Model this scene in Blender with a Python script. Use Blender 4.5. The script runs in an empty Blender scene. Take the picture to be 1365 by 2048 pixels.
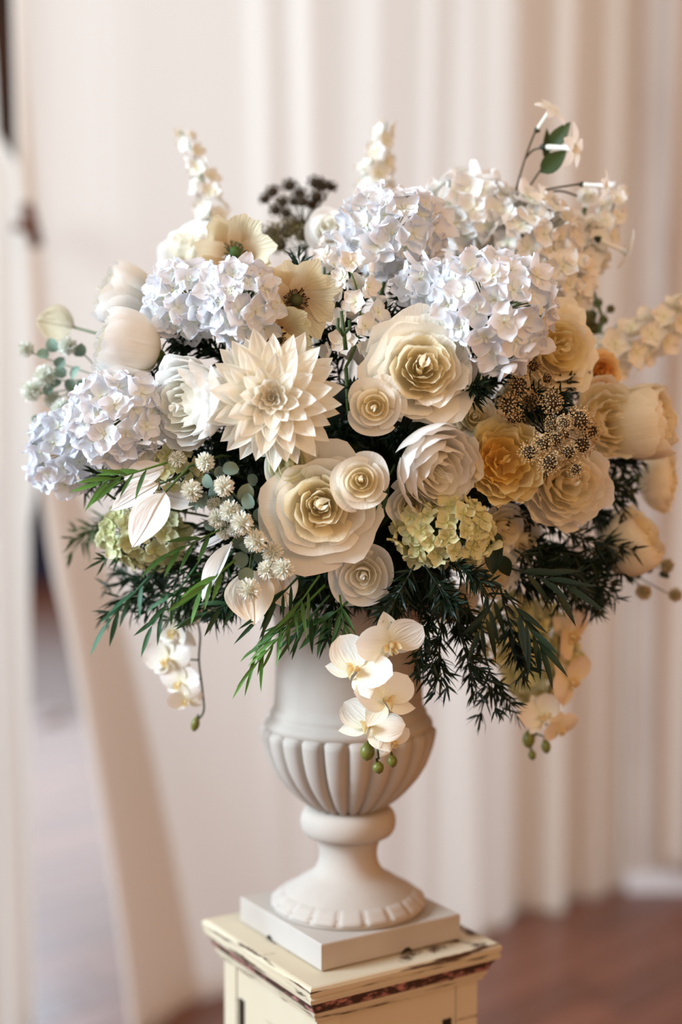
import bpy, math, random
from mathutils import Vector, Matrix, Quaternion, noise

# ------------------------------------------------------------------ camera
scn = bpy.context.scene
COL = scn.collection
FPX = 2048 * 50.0 / 36.0
PITCH = math.radians(3.4)
CAM = Vector((0, -1.55, 1.41))
cam_d = bpy.data.cameras.new('camera')
cam_d.sensor_fit = 'VERTICAL'; cam_d.sensor_height = 36; cam_d.sensor_width = 24; cam_d.lens = 50
cam_d.dof.use_dof = True; cam_d.dof.focus_distance = 1.37; cam_d.dof.aperture_fstop = 1.5
cam_d.clip_start = 0.05
cam = bpy.data.objects.new('camera', cam_d); COL.objects.link(cam)
cam.location = CAM; cam.rotation_euler = (math.pi / 2 - PITCH, 0, 0)
scn.camera = cam

# ------------------------------------------------------------------ world, lights, exposure
vs = scn.view_settings
scn.display_settings.display_device = 'sRGB'
vs.view_transform = 'Standard'; vs.look = 'None'; vs.gamma = 1; vs.use_curve_mapping = False
vs.exposure = 0.30
scn.cycles.max_bounces = 8; scn.cycles.diffuse_bounces = 6; scn.cycles.transmission_bounces = 4; scn.cycles.glossy_bounces = 2
w = bpy.data.worlds.new('room_ambient'); scn.world = w; w.use_nodes = True
w.node_tree.nodes['Background'].inputs[0].default_value = (0.635, 0.55, 0.468, 1)
w.node_tree.nodes['Background'].inputs[1].default_value = 0.98

def area(name, loc, target, sx, sy, power, col):
    d = bpy.data.lights.new(name, 'AREA'); d.shape = 'RECTANGLE'; d.size = sx; d.size_y = sy
    d.energy = power; d.color = col
    o = bpy.data.objects.new(name, d); COL.objects.link(o); o.location = loc
    o.rotation_euler = (Vector(target) - Vector(loc)).to_track_quat('-Z', 'Y').to_euler()
    return o
area('window_daylight', (-2.9, -1.0, 2.45), (0, 0, 1.25), 1.2, 1.5, 185, (0.70, 0.86, 1.0))
area('rear_window_daylight', (-2.2, 4.4, 2.5), (-0.2, 2.0, 1.5), 2.4, 2.0, 114, (0.62, 0.83, 1.0))
area('far_glare_light', (-2.2, 10.0, 2.1), (-2.0, 5.0, 1.2), 3.4, 2.4, 70, (0.85, 0.93, 1.0))  # unseen source added at the far wall to put glare on the floor
area('warm_fill_light', (1.35, -2.4, 2.1), (0.1, 0, 1.2), 0.6, 0.6, 16, (1.0, 0.56, 0.20))  # added fill from the right front, warming the shaded sides

# ------------------------------------------------------------------ helpers
R = random.Random(7)
_F = Vector((0, math.cos(PITCH), -math.sin(PITCH)))
_U = Vector((0, math.sin(PITCH), math.cos(PITCH)))
def P(px, py, Y=0.0):
    """world point at depth plane Y that the photo shows at pixel px,py"""
    d = Vector((1, 0, 0)) * ((px - 682.5) / FPX) - _U * ((py - 1024) / FPX) + _F
    return CAM + d * ((Y - CAM.y) / d.y)
def mpp(Y):
    return (Y - CAM.y) / FPX
def dome(px, py):
    q = 1 - ((px - 700) / 660) ** 2 - ((py - 840) / 520) ** 2
    return -0.20 * math.sqrt(max(q, 0.0)) + (0.02 if q < 0 else 0)

def srgb(r, g, b):
    f = lambda c: (c / 255 / 12.92) if c <= 10 else ((c / 255 + 0.055) / 1.055) ** 2.4
    return (f(r), f(g), f(b), 1)

def mesh(name, verts, faces, mat, uv=None, smooth=True):
    me = bpy.data.meshes.new(name)
    me.from_pydata([tuple(v) for v in verts], [], faces)
    if smooth:
        me.polygons.foreach_set('use_smooth', [True] * len(me.polygons))
    if uv:
        l = me.uv_layers.new(name='uv')
        li = [0] * len(me.loops); me.loops.foreach_get('vertex_index', li)
        flat = []
        for i in li: flat += uv[i]
        l.data.foreach_set('uv', flat)
    if mat: me.materials.append(mat)
    me.update()
    return me

def obj(name, me, parent=None, mw=None, color=None):
    o = bpy.data.objects.new(name, me); COL.objects.link(o)
    if parent: o.parent = parent
    if mw is not None: o.matrix_local = mw
    if color: o.color = color
    return o

def tag(o, label, cat, group=None):
    o['label'] = label; o['category'] = cat
    if group: o['group'] = group
    return o
def struct(o, label=None):
    o['kind'] = 'structure'
    if label: o['label'] = label
    return o

def surf(nu, nv, fn, u0=-1, u1=1):
    V, UV, Fc = [], [], []
    for j in range(nv + 1):
        for i in range(nu + 1):
            u = u0 + (u1 - u0) * i / nu; v = j / nv
            V.append(fn(u, v)); UV.append(((u + 1) / 2, v))
    for j in range(nv):
        for i in range(nu):
            a = j * (nu + 1) + i
            Fc.append((a, a + 1, a + nu + 2, a + nu + 1))
    return V, Fc, UV

def join(parts):
    V, Fc, UV = [], [], []
    for v, f, uv in parts:
        n = len(V); V += list(v); UV += list(uv) if uv else [(0.5, 0.5)] * len(v)
        Fc += [tuple(i + n for i in q) for q in f]
    return V, Fc, UV

def xf(part, M):
    v, f, uv = part
    return [M @ Vector(p) for p in v], f, uv

def tube(pts, rad, n=6, cap=True):
    """pts: world points, rad: radius or list"""
    V, Fc, UV = [], [], []
    m = len(pts)
    if not isinstance(rad, (list, tuple)): rad = [rad] * m
    prev = None
    for i, p in enumerate(pts):
        p = Vector(p)
        t = (Vector(pts[min(i + 1, m - 1)]) - Vector(pts[max(i - 1, 0)])).normalized()
        if prev is None:
            a = t.orthogonal().normalized()
        else:
            a = (prev - t * prev.dot(t)).normalized()
        prev = a; b = t.cross(a)
        for k in range(n):
            an = 2 * math.pi * k / n
            V.append(p + (a * math.cos(an) + b * math.sin(an)) * rad[i]); UV.append((k / n, i / (m - 1)))
    for i in range(m - 1):
        for k in range(n):
            Fc.append((i * n + k, i * n + (k + 1) % n, (i + 1) * n + (k + 1) % n, (i + 1) * n + k))
    if cap:
        Fc.append(tuple(range(n - 1, -1, -1))); Fc.append(tuple((m - 1) * n + k for k in range(n)))
    return V, Fc, UV

def bez(p0, p1, p2, p3, n):
    out = []
    for i in range(n + 1):
        t = i / n; s = 1 - t
        out.append(Vector(p0) * s ** 3 + Vector(p1) * (3 * s * s * t) + Vector(p2) * (3 * s * t * t) + Vector(p3) * t ** 3)
    return out

def lathe(profile, n, rfun=None):
    V, Fc, UV = [], [], []
    m = len(profile)
    for j, (r, z) in enumerate(profile):
        for k in range(n):
            a = 2 * math.pi * k / n
            rr = r if rfun is None else rfun(r, z, a)
            V.append((rr * math.cos(a), rr * math.sin(a), z)); UV.append((k / n, j / (m - 1)))
    for j in range(m - 1):
        for k in range(n):
            Fc.append((j * n + k, j * n + (k + 1) % n, (j + 1) * n + (k + 1) % n, (j + 1) * n + k))
    Fc.append(tuple(range(n - 1, -1, -1))); Fc.append(tuple((m - 1) * n + k for k in range(n)))
    return V, Fc, UV

def ball(n=8, m=6):
    pr = [(max(math.sin(math.pi * j / m), 0.02), -math.cos(math.pi * j / m)) for j in range(m + 1)]
    return lathe(pr, n)

def box(x0, x1, y0, y1, z0, z1, bev=0.0):
    if bev <= 0:
        V = [(x, y, z) for z in (z0, z1) for y in (y0, y1) for x in (x0, x1)]
        Fc = [(0, 2, 3, 1), (4, 5, 7, 6), (0, 1, 5, 4), (2, 6, 7, 3), (0, 4, 6, 2), (1, 3, 7, 5)]
        return V, Fc, None
    prof = [(bev, z0), (0, z0 + bev), (0, z1 - bev), (bev, z1)]
    V, Fc = [], []
    for ins, z in prof:
        V += [(x0 + ins, y0 + ins, z), (x1 - ins, y0 + ins, z), (x1 - ins, y1 - ins, z), (x0 + ins, y1 - ins, z)]
    for j in range(3):
        for k in range(4):
            Fc.append((j * 4 + k, j * 4 + (k + 1) % 4, j * 4 + 4 + (k + 1) % 4, j * 4 + 4 + k))
    Fc.append((3, 2, 1, 0)); Fc.append((12, 13, 14, 15))
    return V, Fc, None

def smoothstep(a, b, x):
    t = min(1, max(0, (x - a) / (b - a))); return t * t * (3 - 2 * t)
def lerp(a, b, t): return a + (b - a) * t
def interp(tab, x):
    if x <= tab[0][0]: return tab[0][1]
    for (a, p), (b, q) in zip(tab, tab[1:]):
        if x <= b: return p + (q - p) * (x - a) / (b - a)
    return tab[-1][1]

# ------------------------------------------------------------------ materials
def newmat(name):
    m = bpy.data.materials.new(name); m.use_nodes = True
    nt = m.node_tree
    return m, nt, nt.nodes['Principled BSDF'], nt.nodes['Material Output']

def petal_mat(name, base_col, amount, power=2.0, rough=0.55, trans=0.36, vein=0.25, veinscale=26, tipdark=None):
    """colour of the object, mixed towards base_col at the petal's root"""
    m, nt, bs, out = newmat(name)
    N = nt.nodes; L = nt.links
    info = N.new('ShaderNodeObjectInfo'); uv = N.new('ShaderNodeUVMap'); uv.uv_map = 'uv'
    sep = N.new('ShaderNodeSeparateXYZ'); L.new(uv.outputs[0], sep.inputs[0])
    inv = N.new('ShaderNodeMath'); inv.operation = 'SUBTRACT'; inv.inputs[0].default_value = 1; L.new(sep.outputs[1], inv.inputs[1])
    pw = N.new('ShaderNodeMath'); pw.operation = 'POWER'; L.new(inv.outputs[0], pw.inputs[0]); pw.inputs[1].default_value = power
    ml = N.new('ShaderNodeMath'); ml.operation = 'MULTIPLY'; L.new(pw.outputs[0], ml.inputs[0]); ml.inputs[1].default_value = amount
    mx = N.new('ShaderNodeMix'); mx.data_type = 'RGBA'; L.new(ml.outputs[0], mx.inputs[0]); L.new(info.outputs['Color'], mx.inputs[6]); mx.inputs[7].default_value = base_col
    col = mx.outputs[2]
    wv = N.new('ShaderNodeTexNoise'); wv.inputs['Scale'].default_value = 1; wv.inputs['Detail'].default_value = 2
    mp = N.new('ShaderNodeMapping'); mp.inputs['Scale'].default_value = (veinscale, 2.2, 1); L.new(uv.outputs[0], mp.inputs[0]); L.new(mp.outputs[0], wv.inputs['Vector'])
    bp = N.new('ShaderNodeBump'); bp.inputs['Strength'].default_value = vein; bp.inputs['Distance'].default_value = 0.004; L.new(wv.outputs[0], bp.inputs['Height'])
    L.new(col, bs.inputs['Base Color']); bs.inputs['Roughness'].default_value = rough; bs.inputs['Specular IOR Level'].default_value = 0.3
    L.new(bp.outputs[0], bs.inputs['Normal'])
    tr = N.new('ShaderNodeBsdfTranslucent'); L.new(col, tr.inputs[0])
    ms = N.new('ShaderNodeMixShader'); ms.inputs[0].default_value = trans
    L.new(bs.outputs[0], ms.inputs[1]); L.new(tr.outputs[0], ms.inputs[2]); L.new(ms.outputs[0], out.inputs[0])
    return m

M_ROSE = petal_mat('rose_petal', srgb(250, 230, 172), 0.5, 1.8, trans=0.42)
M_WHITE = petal_mat('white_petal', srgb(236, 240, 190), 0.35, 3.0, trans=0.3)
M_ORANGE = petal_mat('apricot_petal', srgb(252, 196, 72), 0.75, 2.3)
M_DAHLIA = petal_mat('dahlia_petal', srgb(248, 236, 196), 0.45, 1.8, vein=0.45, veinscale=12)
M_POPPY = petal_mat('poppy_petal', srgb(206, 140, 56), 0.85, 2.4, vein=0.6, veinscale=40)
M_LIME = petal_mat('lime_petal', srgb(170, 172, 84), 0.5, 1.8, trans=0.3)
M_ORCH = petal_mat('orchid_petal', srgb(232, 230, 160), 0.4, 2.6, rough=0.4, trans=0.3, vein=0.35, veinscale=18)
M_FELT = petal_mat('felted_leaf', srgb(215, 208, 190), 0.4, 1.5, rough=0.9, trans=0.15, vein=0.5, veinscale=8)
M_LEAF = petal_mat('green_leaf', srgb(30, 55, 25), 0.5, 1.5, rough=0.42, trans=0.22, vein=0.2, veinscale=10)
M_GLAUC = petal_mat('grey_green_leaf', srgb(70, 95, 85), 0.5, 1.5, rough=0.6, trans=0.15, vein=0.15, veinscale=6)
def plain(name, col, rough=0.6, noise_scale=None, col2=None, bump=0.0, objcol=False):
    m, nt, bs, out = newmat(name)
    N = nt.nodes; L = nt.links
    bs.inputs['Roughness'].default_value = rough; bs.inputs['Specular IOR Level'].default_value = 0.3
    bs.inputs['Base Color'].default_value = col
    if objcol:
        info = N.new('ShaderNodeObjectInfo'); L.new(info.outputs['Color'], bs.inputs['Base Color'])
    if noise_scale:
        tc = N.new('ShaderNodeTexCoord')
        nz = N.new('ShaderNodeTexNoise'); nz.inputs['Scale'].default_value = noise_scale; nz.inputs['Detail'].default_value = 5
        L.new(tc.outputs['Object'], nz.inputs['Vector'])
        if col2:
            rp = N.new('ShaderNodeValToRGB'); rp.color_ramp.elements[0].color = col; rp.color_ramp.elements[1].color = col2
            rp.color_ramp.elements[0].position = 0.35; rp.color_ramp.elements[1].position = 0.65
            L.new(nz.outputs[0], rp.inputs[0]); L.new(rp.outputs[0], bs.inputs['Base Color'])
        if bump:
            bp = N.new('ShaderNodeBump'); bp.inputs['Strength'].default_value = bump; bp.inputs['Distance'].default_value = 0.002
            L.new(nz.outputs[0], bp.inputs['Height']); L.new(bp.outputs[0], bs.inputs['Normal'])
    return m
M_STEM = plain('stem', srgb(70, 92, 45), 0.55, objcol=True)
M_BUD = plain('bud', srgb(105, 112, 50), 0.35, objcol=True)
M_BEAD = plain('seed_bead', srgb(150, 120, 75), 0.7, objcol=True)
M_URN = plain('plaster', srgb(184, 176, 168), 0.75, 9, srgb(172, 162, 152), 0.15)
M_MOUND = plain('light_block_mound', srgb(22, 34, 20), 0.95, 60, srgb(12, 20, 12), 0.8)
M_DARK = plain('dark_shade_and_chip', srgb(38, 28, 20), 0.8)

def wood_paint(name, col, chip, thr, scale=(30, 30, 30), bump=0.2):
    """worn cream paint: chips show the old coat below"""
    m, nt, bs, out = newmat(name)
    N = nt.nodes; L = nt.links
    tc = N.new('ShaderNodeTexCoord'); mp = N.new('ShaderNodeMapping'); mp.inputs['Scale'].default_value = scale
    L.new(tc.outputs['Object'], mp.inputs[0])
    nz = N.new('ShaderNodeTexNoise'); nz.inputs['Scale'].default_value = 1; nz.inputs['Detail'].default_value = 8; nz.inputs['Roughness'].default_value = 0.65
    L.new(mp.outputs[0], nz.inputs['Vector'])
    rp = N.new('ShaderNodeValToRGB'); e = rp.color_ramp.elements
    e[0].position = thr - 0.03; e[0].color = (1, 1, 1, 1); e[1].position = thr + 0.03; e[1].color = (0, 0, 0, 1)
    L.new(nz.outputs[0], rp.inputs[0])
    n2 = N.new('ShaderNodeTexNoise'); n2.inputs['Scale'].default_value = 7; n2.inputs['Detail'].default_value = 4; L.new(tc.outputs['Object'], n2.inputs['Vector'])
    m2 = N.new('ShaderNodeMix'); m2.data_type = 'RGBA'; m2.inputs[6].default_value = col
    m2.inputs[7].default_value = (col[0] * 0.86, col[1] * 0.78, col[2] * 0.66, 1); L.new(n2.outputs[0], m2.inputs[0])
    mx = N.new('ShaderNodeMix'); mx.data_type = 'RGBA'; L.new(rp.outputs[0], mx.inputs[0]); L.new(m2.outputs[2], mx.inputs[6]); mx.inputs[7].default_value = chip
    L.new(mx.outputs[2], bs.inputs['Base Color']); bs.inputs['Roughness'].default_value = 0.6; bs.inputs['Specular IOR Level'].default_value = 0.3
    bp = N.new('ShaderNodeBump'); bp.inputs['Strength'].default_value = bump; bp.inputs['Distance'].default_value = 0.0015; bp.invert = True
    L.new(rp.outputs[0], bp.inputs['Height']); L.new(bp.outputs[0], bs.inputs['Normal'])
    return m
CREAM = srgb(202, 192, 172)
M_PAINT = wood_paint('worn_cream_paint', CREAM, srgb(90, 60, 38), 0.37, (6, 6, 40))
M_EDGE = wood_paint('chipped_edge_paint', CREAM, srgb(70, 42, 24), 0.425, (9, 9, 150), 0.5)
M_COVE = wood_paint('dark_cove', srgb(70, 48, 40), srgb(176, 120, 112), 0.47, (60, 60, 120), 0.6)  # dark brown base with pinkish patches

def cloth_mat():
    m, nt, bs, out = newmat('sheer_drape')
    N = nt.nodes; L = nt.links
    c = srgb(238, 229, 220)
    bs.inputs['Base Color'].default_value = c; bs.inputs['Roughness'].default_value = 0.85; bs.inputs['Specular IOR Level'].default_value = 0.1
    tc = N.new('ShaderNodeTexCoord'); mp = N.new('ShaderNodeMapping'); mp.inputs['Scale'].default_value = (60, 60, 0.6); L.new(tc.outputs['Object'], mp.inputs[0])
    nz = N.new('ShaderNodeTexNoise'); nz.inputs['Scale'].default_value = 1; nz.inputs['Detail'].default_value = 2; L.new(mp.outputs[0], nz.inputs['Vector'])
    bp = N.new('ShaderNodeBump'); bp.inputs['Strength'].default_value = 0.2; bp.inputs['Distance'].default_value = 0.01; L.new(nz.outputs[0], bp.inputs['Height'])
    L.new(bp.outputs[0], bs.inputs['Normal'])
    tr = N.new('ShaderNodeBsdfTranslucent'); tr.inputs[0].default_value = c; L.new(bp.outputs[0], tr.inputs['Normal'])
    ms = N.new('ShaderNodeMixShader'); ms.inputs[0].default_value = 0.45
    L.new(bs.outputs[0], ms.inputs[1]); L.new(tr.outputs[0], ms.inputs[2]); L.new(ms.outputs[0], out.inputs[0])
    return m
M_CLOTH = cloth_mat()

def plank_mat():
    m, nt, bs, out = newmat('parquet_wood')
    N = nt.nodes; L = nt.links
    info = N.new('ShaderNodeObjectInfo')
    tc = N.new('ShaderNodeTexCoord'); mp = N.new('ShaderNodeMapping'); mp.inputs['Scale'].default_value = (3, 40, 1); L.new(tc.outputs['Object'], mp.inputs[0])
    nz = N.new('ShaderNodeTexNoise'); nz.inputs['Scale'].default_value = 1; nz.inputs['Detail'].default_value = 4; L.new(mp.outputs[0], nz.inputs['Vector'])
    mx = N.new('ShaderNodeMix'); mx.data_type = 'RGBA'; mx.blend_type = 'MULTIPLY'; mx.inputs[0].default_value = 0.6
    L.new(info.outputs['Color'], mx.inputs[6]); L.new(nz.outputs[0], mx.inputs[7])
    L.new(mx.outputs[2], bs.inputs['Base Color']); bs.inputs['Roughness'].default_value = 0.30
    return m
M_PLANK = plank_mat()

# ------------------------------------------------------------------ setting: floor, far wall, drapes
fl = struct(obj('floor', mesh('floor', *box(-8, 8, -4, 12, -0.05, -0.004)[:2], plain('floor_joint', srgb(112, 78, 66), 0.4), smooth=False)))
# diagonal parquet boards where the camera sees the floor
pl, pw = 0.62, 0.115
board = mesh('plank', *box(-pl / 2, pl / 2, -pw / 2, pw / 2, -0.004, 0.012, 0.0015)[:2], M_PLANK, smooth=False)
def in_view(x, y):
    return (-2.3 < x < 1.7 and 0.2 < y < 3.2) or (-2.0 < x < -0.1 and 3.2 <= y < 5.2)
nb = 0
ang = math.radians(45)
for row in range(-60, 60):
    for c in range(-12, 14):
        # herringbone: two interlocking families
        for fam in (0, 1):
            if fam == 0:
                lx = c * pl + (row % 5) * pw * 1.08; ly = row * pw * 1.02
                a = ang
            else:
                continue
            ca, sa = math.cos(a), math.sin(a)
            x = lx * ca - ly * sa; y = lx * sa + ly * ca + 2
            if not in_view(x, y): continue
            o = obj('plank', board, fl, Matrix.Translation((x, y, 0)) @ Matrix.Rotation(a, 4, 'Z'))
            k = R.uniform(0.75, 1.2)
            o.color = (0.27 * k, 0.10 * k, 0.062 * k, 1); nb += 1
V, Fc, _ = box(-8, 8, 10.2, 10.4, 0, 7)
struct(obj('wall_back', mesh('wall_back', V, Fc, plain('dark_wood_wall', srgb(70, 42, 26), 0.6, 3, srgb(45, 26, 18)), smooth=False)))
V, Fc, _ = box(-8, 8, 10.14, 10.2, 0.12, 0.95)
struct(obj('trim_1', mesh('dado', V, Fc, plain('navy_dado', srgb(40, 38, 62), 0.6), smooth=False)))
V, Fc, _ = box(-8, 8, 10.11, 10.2, 0, 0.12)
struct(obj('baseboard_back', mesh('baseboard', V, Fc, plain('brown_skirting', srgb(110, 62, 46), 0.5), smooth=False)))
# wall and white skirting that show past the end of the drapes, on the right
V, Fc, _ = box(0.865, 3.4, 2.69, 2.9, 0, 3.2)
struct(obj('wall_right', mesh('wall_right', V, Fc, plain('pale_wall', srgb(205, 190, 180), 0.8, 4, srgb(198, 182, 172)), smooth=False)))
V, Fc, _ = box(0.865, 3.4, 2.66, 2.69, 0, 0.065, 0.006)
struct(obj('baseboard_right', mesh('baseboard', V, Fc, plain('white_skirting', srgb(225, 222, 225), 0.5), smooth=False)))

# unseen wall added right of the camera to dim and warm the light there
V, Fc, _ = box(1.75, 1.85, -4, 2.66, 0, 3.2)
struct(obj('wall_unseen_bounce', mesh('wall_unseen_bounce', V, Fc, plain('warm_bounce_tan', srgb(176, 106, 40), 0.6, 3, srgb(150, 86, 30)), smooth=False)))
# the drapes hang on a line that recedes to the right
def curtain_base(px, off=0.0):
    # intersection of the vertical plane through px with the line  Y = 1.70 + .69 (X+.58)
    k = (px - 682.5) / FPX
    D = (3.25 + 0.69 * 0.58) / (1 - 0.69 * k)
    n = Vector((0.568, -0.823, 0))
    return Vector((k * D, D + CAM.y, 0)) - n * off, n
RIDGES = [  # px bottom, px top, sigma, amp bottom, amp top  (fold crests towards the room)
    (330, 250, 80, .012, .004), (560, 522, 24, .005, .022), (640, 610, 26, .010, .038),
    (752, 745, 46, .020, .040), (838, 846, 16, .012, .034), (925, 925, 40, .075, .036), (990, 985, 26, .034, .044),
    (1108, 1118, 22, .080, .080), (1195, 1212, 28, .060, .070), (1245, 1262, 12, .020, .045), (1306, 1300, 20, .055, .065),
    (1362, 1352, 15, .026, .040), (1420, 1420, 22, .03, .03), (-40, -40, 25, .03, .03), (20, 5, 14, .02, .02)]
def fold(px, py):
    t = min(1, max(0, (2048 - py) / 2048))
    h = 0
    for b, tp, s, ab, at_ in RIDGES:
        c = lerp(b, tp, t) + 5 * math.sin(py / 310 + b)
        h += lerp(ab, at_, t) * math.exp(-((px - c) / s) ** 2)
    if px < -60: h += 0.022 * math.sin(px / 33) * min(1, (-60 - px) / 60)
    if px > 1450: h += 0.022 * math.sin(px / 31) * min(1, (px - 1450) / 60)
    h += 0.0028 * smoothstep(480, 800, px) * math.sin(px / 13 + 0.7 * math.sin(py / 600)) + 0.0008 * math.sin(px / 5.3 + 1)
    return h
MAIN_L = [(-400, 30), (0, 37), (300, 42), (330, 44), (500, 57), (1000, 76), (1150, 90), (1250, 107), (1500, 136), (1800, 166), (2048, 186), (2500, 215)]
LEFT_R = [(-400, -4), (0, 2), (70, 8), (290, 22), (330, 66), (500, 85), (700, 96), (960, 98), (1040, 80), (1200, 76), (2500, 74)]
def const(c): return [(0, c), (1, c)]
def panel(name, L, Rr, nx, off, label, bot=0.015, extra=None, part_of=None):
    Vv, Fc = [], []
    nz = 46
    for j in range(nz + 1):
        py = lerp(2420, -330, j / nz)
        for i in range(nx + 1):
            t = i / nx
            px = lerp(interp(L, py), interp(Rr, py), t)
            b, n = curtain_base(px, off)
            h = fold(px, py)
            if extra: h += extra(px, py, t)
            q = b + n * h
            D = b.y - CAM.y
            # height that this row has at that distance
            z = CAM.z + D * math.tan(-(math.atan((py - 1024) / FPX) + PITCH))
            Vv.append((q.x, q.y, max(z, bot)))
    for j in range(nz):
        for i in range(nx):
            a = j * (nx + 1) + i
            Fc.append((a, a + 1, a + nx + 2, a + nx + 1))
    if part_of: return obj(name, mesh(name, Vv, Fc, M_CLOTH), part_of)
    o = obj(name, mesh(name, Vv, Fc, M_CLOTH))
    return tag(o, label, 'curtain', 'sheer drapes behind the flowers')
def main_extra(px, py, t):
    # the free edge swings forward into the room towards the hem
    wd = lerp(30, 185, smoothstep(500, 2048, py)); e = interp(MAIN_L, py)
    x = max(0.0, 1 - (px - e) / wd)
    return lerp(0.02, 0.20, smoothstep(700, 2100, py)) * x * x
panel('sheer_curtain', const(-1400), LEFT_R, 280, 0.06, 'narrow sheer drape at the far left edge beside the open gap')
mainc = panel('sheer_curtain', MAIN_L, const(1036), 260, 0.0, 'wide pale sheer drape hanging directly behind the flower urn', extra=main_extra)
HEM_R = [(-400, 30), (900, 110), (1000, 175), (1150, 225), (1500, 300), (1800, 360), (2048, 410), (2500, 470)]
panel('turned_edge', MAIN_L, HEM_R, 60, 0.022, '', extra=main_extra, part_of=mainc)
c3 = panel('sheer_curtain', const(1026), const(1262), 80, 0.03, 'pleated beige drape right of the urn with a bright narrow fold')
c4 = panel('sheer_curtain', const(1256), const(1760), 70, -0.12, 'shadowed drape at the far right edge above the white skirting', bot=0.10)

panel('shade_layer', const(1028), const(1260), 60, 0.05, '', part_of=c3)  # extra cloth layers added behind the right drapes to dim the backlight
panel('shade_layer', const(1262), const(1760), 60, -0.10, '', bot=0.12, part_of=c4)
# small brown T-shaped fitting in the gap between the drapes
b0, nn = curtain_base(45, -0.06)
tz = lambda py: P(45, py, b0.y).z
fit = obj('curtain_fitting', None); fit.location = (b0.x, b0.y, tz(450))
tag(fit, 'small brown T-shaped fitting in the gap between the left drapes', 'fitting')
M_BR = plain('brown_metal', srgb(86, 46, 22), 0.5)
V, Fc, UV = tube([(-0.008, 0, 0.045), (0.0, 0, 0.01), (0.014, 0, -0.046)], [0.014, 0.017, 0.015], 8)
obj('bar', mesh('bar', V, Fc, M_BR), fit)
V, Fc, UV = tube([(0, 0, -0.005), (-0.018, 0, -0.004), (-0.036, 0, -0.003)], [0.012, 0.011, 0.009], 8)
obj('arm', mesh('arm', V, Fc, M_BR), fit)

# ------------------------------------------------------------------ pedestal
UX = 0.008
ROT = math.radians(32)
ped = obj('pedestal', None); ped.location = (UX, 0, 0); ped.rotation_euler = (0, 0, ROT)
tag(ped, 'square cream painted wooden pedestal with chipped worn mouldings', 'pedestal')
ZP = 0.852
def sq(h0, prof_list):
    """stack of square rings (half, z)"""
    Vv, Fc = [], []
    for h, z in prof_list:
        Vv += [(-h, -h, z), (h, -h, z), (h, h, z), (-h, h, z)]
    for j in range(len(prof_list) - 1):
        for k in range(4):
            Fc.append((j * 4 + k, j * 4 + (k + 1) % 4, j * 4 + 4 + (k + 1) % 4, j * 4 + 4 + k))
    n = len(prof_list)
    Fc.append((3, 2, 1, 0)); Fc.append(tuple((n - 1) * 4 + k for k in range(4)))
    return Vv, Fc
obj('top_board', mesh('top_board', *sq(0, [(0.1165, ZP - 0.0180), (0.1195, ZP - 0.0172), (0.1205, ZP - 0.0125), (0.118, ZP - 0.0112), (0.118, ZP - 0.0102), (0.1205, ZP - 0.009), (0.121, ZP - 0.004), (0.119, ZP - 0.001), (0.1165, ZP)]), M_EDGE, smooth=False), ped)
obj('cove_moulding', mesh('cove_moulding', *sq(0, [(0.109, ZP - 0.0315), (0.1120, ZP - 0.0275), (0.1135, ZP - 0.023), (0.1155, ZP - 0.0205), (0.1165, ZP - 0.0182)]), M_COVE, smooth=False), ped)
obj('lower_moulding', mesh('lower_moulding', *sq(0, [(0.103, ZP - 0.043), (0.1065, ZP - 0.0415), (0.1075, ZP - 0.037), (0.1090, ZP - 0.036), (0.1100, ZP - 0.0317)]), M_EDGE, smooth=False), ped)
# body: four stiles, framed panels with raised dark strips painting the shade of slots
hb = 0.102
V, Fc, _ = box(-hb + .012, hb - .012, -hb + .012, hb - .012, 0.10, ZP - 0.040)
obj('core', mesh('core', V, Fc, M_DARK, smooth=False), ped)
st = mesh('corner_post', *box(-0.014, 0.014, -0.014, 0.014, 0.10, ZP - 0.042, 0.0012)[:2], M_PAINT, smooth=False)
for sx in (-1, 1):
    for sy in (-1, 1):
        obj('corner_post', st, ped, Matrix.Translation((sx * (hb - .014), sy * (hb - .014), 0)))
pn = mesh('face_panel', *box(-0.0735, 0.0735, -0.006, 0.006, 0.10, ZP - 0.042, 0.0008)[:2], M_PAINT, smooth=False)
slot_shade = mesh('slot_shade', *box(-0.0055, 0.0055, -0.0015, 0.0015, 0.20, ZP - 0.078)[:2], M_DARK, smooth=False)
for k in range(4):
    Mk = Matrix.Rotation(k * math.pi / 2, 4, 'Z')
    p_ = obj('face_panel', pn, ped, Mk @ Matrix.Translation((0, -hb + .0075, 0)))
    obj('slot_shade', slot_shade, p_, Matrix.Translation((-0.062, -0.0062, 0)))
    obj('slot_shade', slot_shade, p_, Matrix.Translation((0.062, -0.0062, 0)))
obj('plinth', mesh('plinth', *sq(0, [(0.125, 0.012), (0.125, 0.085), (0.115, 0.10), (0.10, 0.11)]), M_PAINT, smooth=False), ped)

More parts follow.
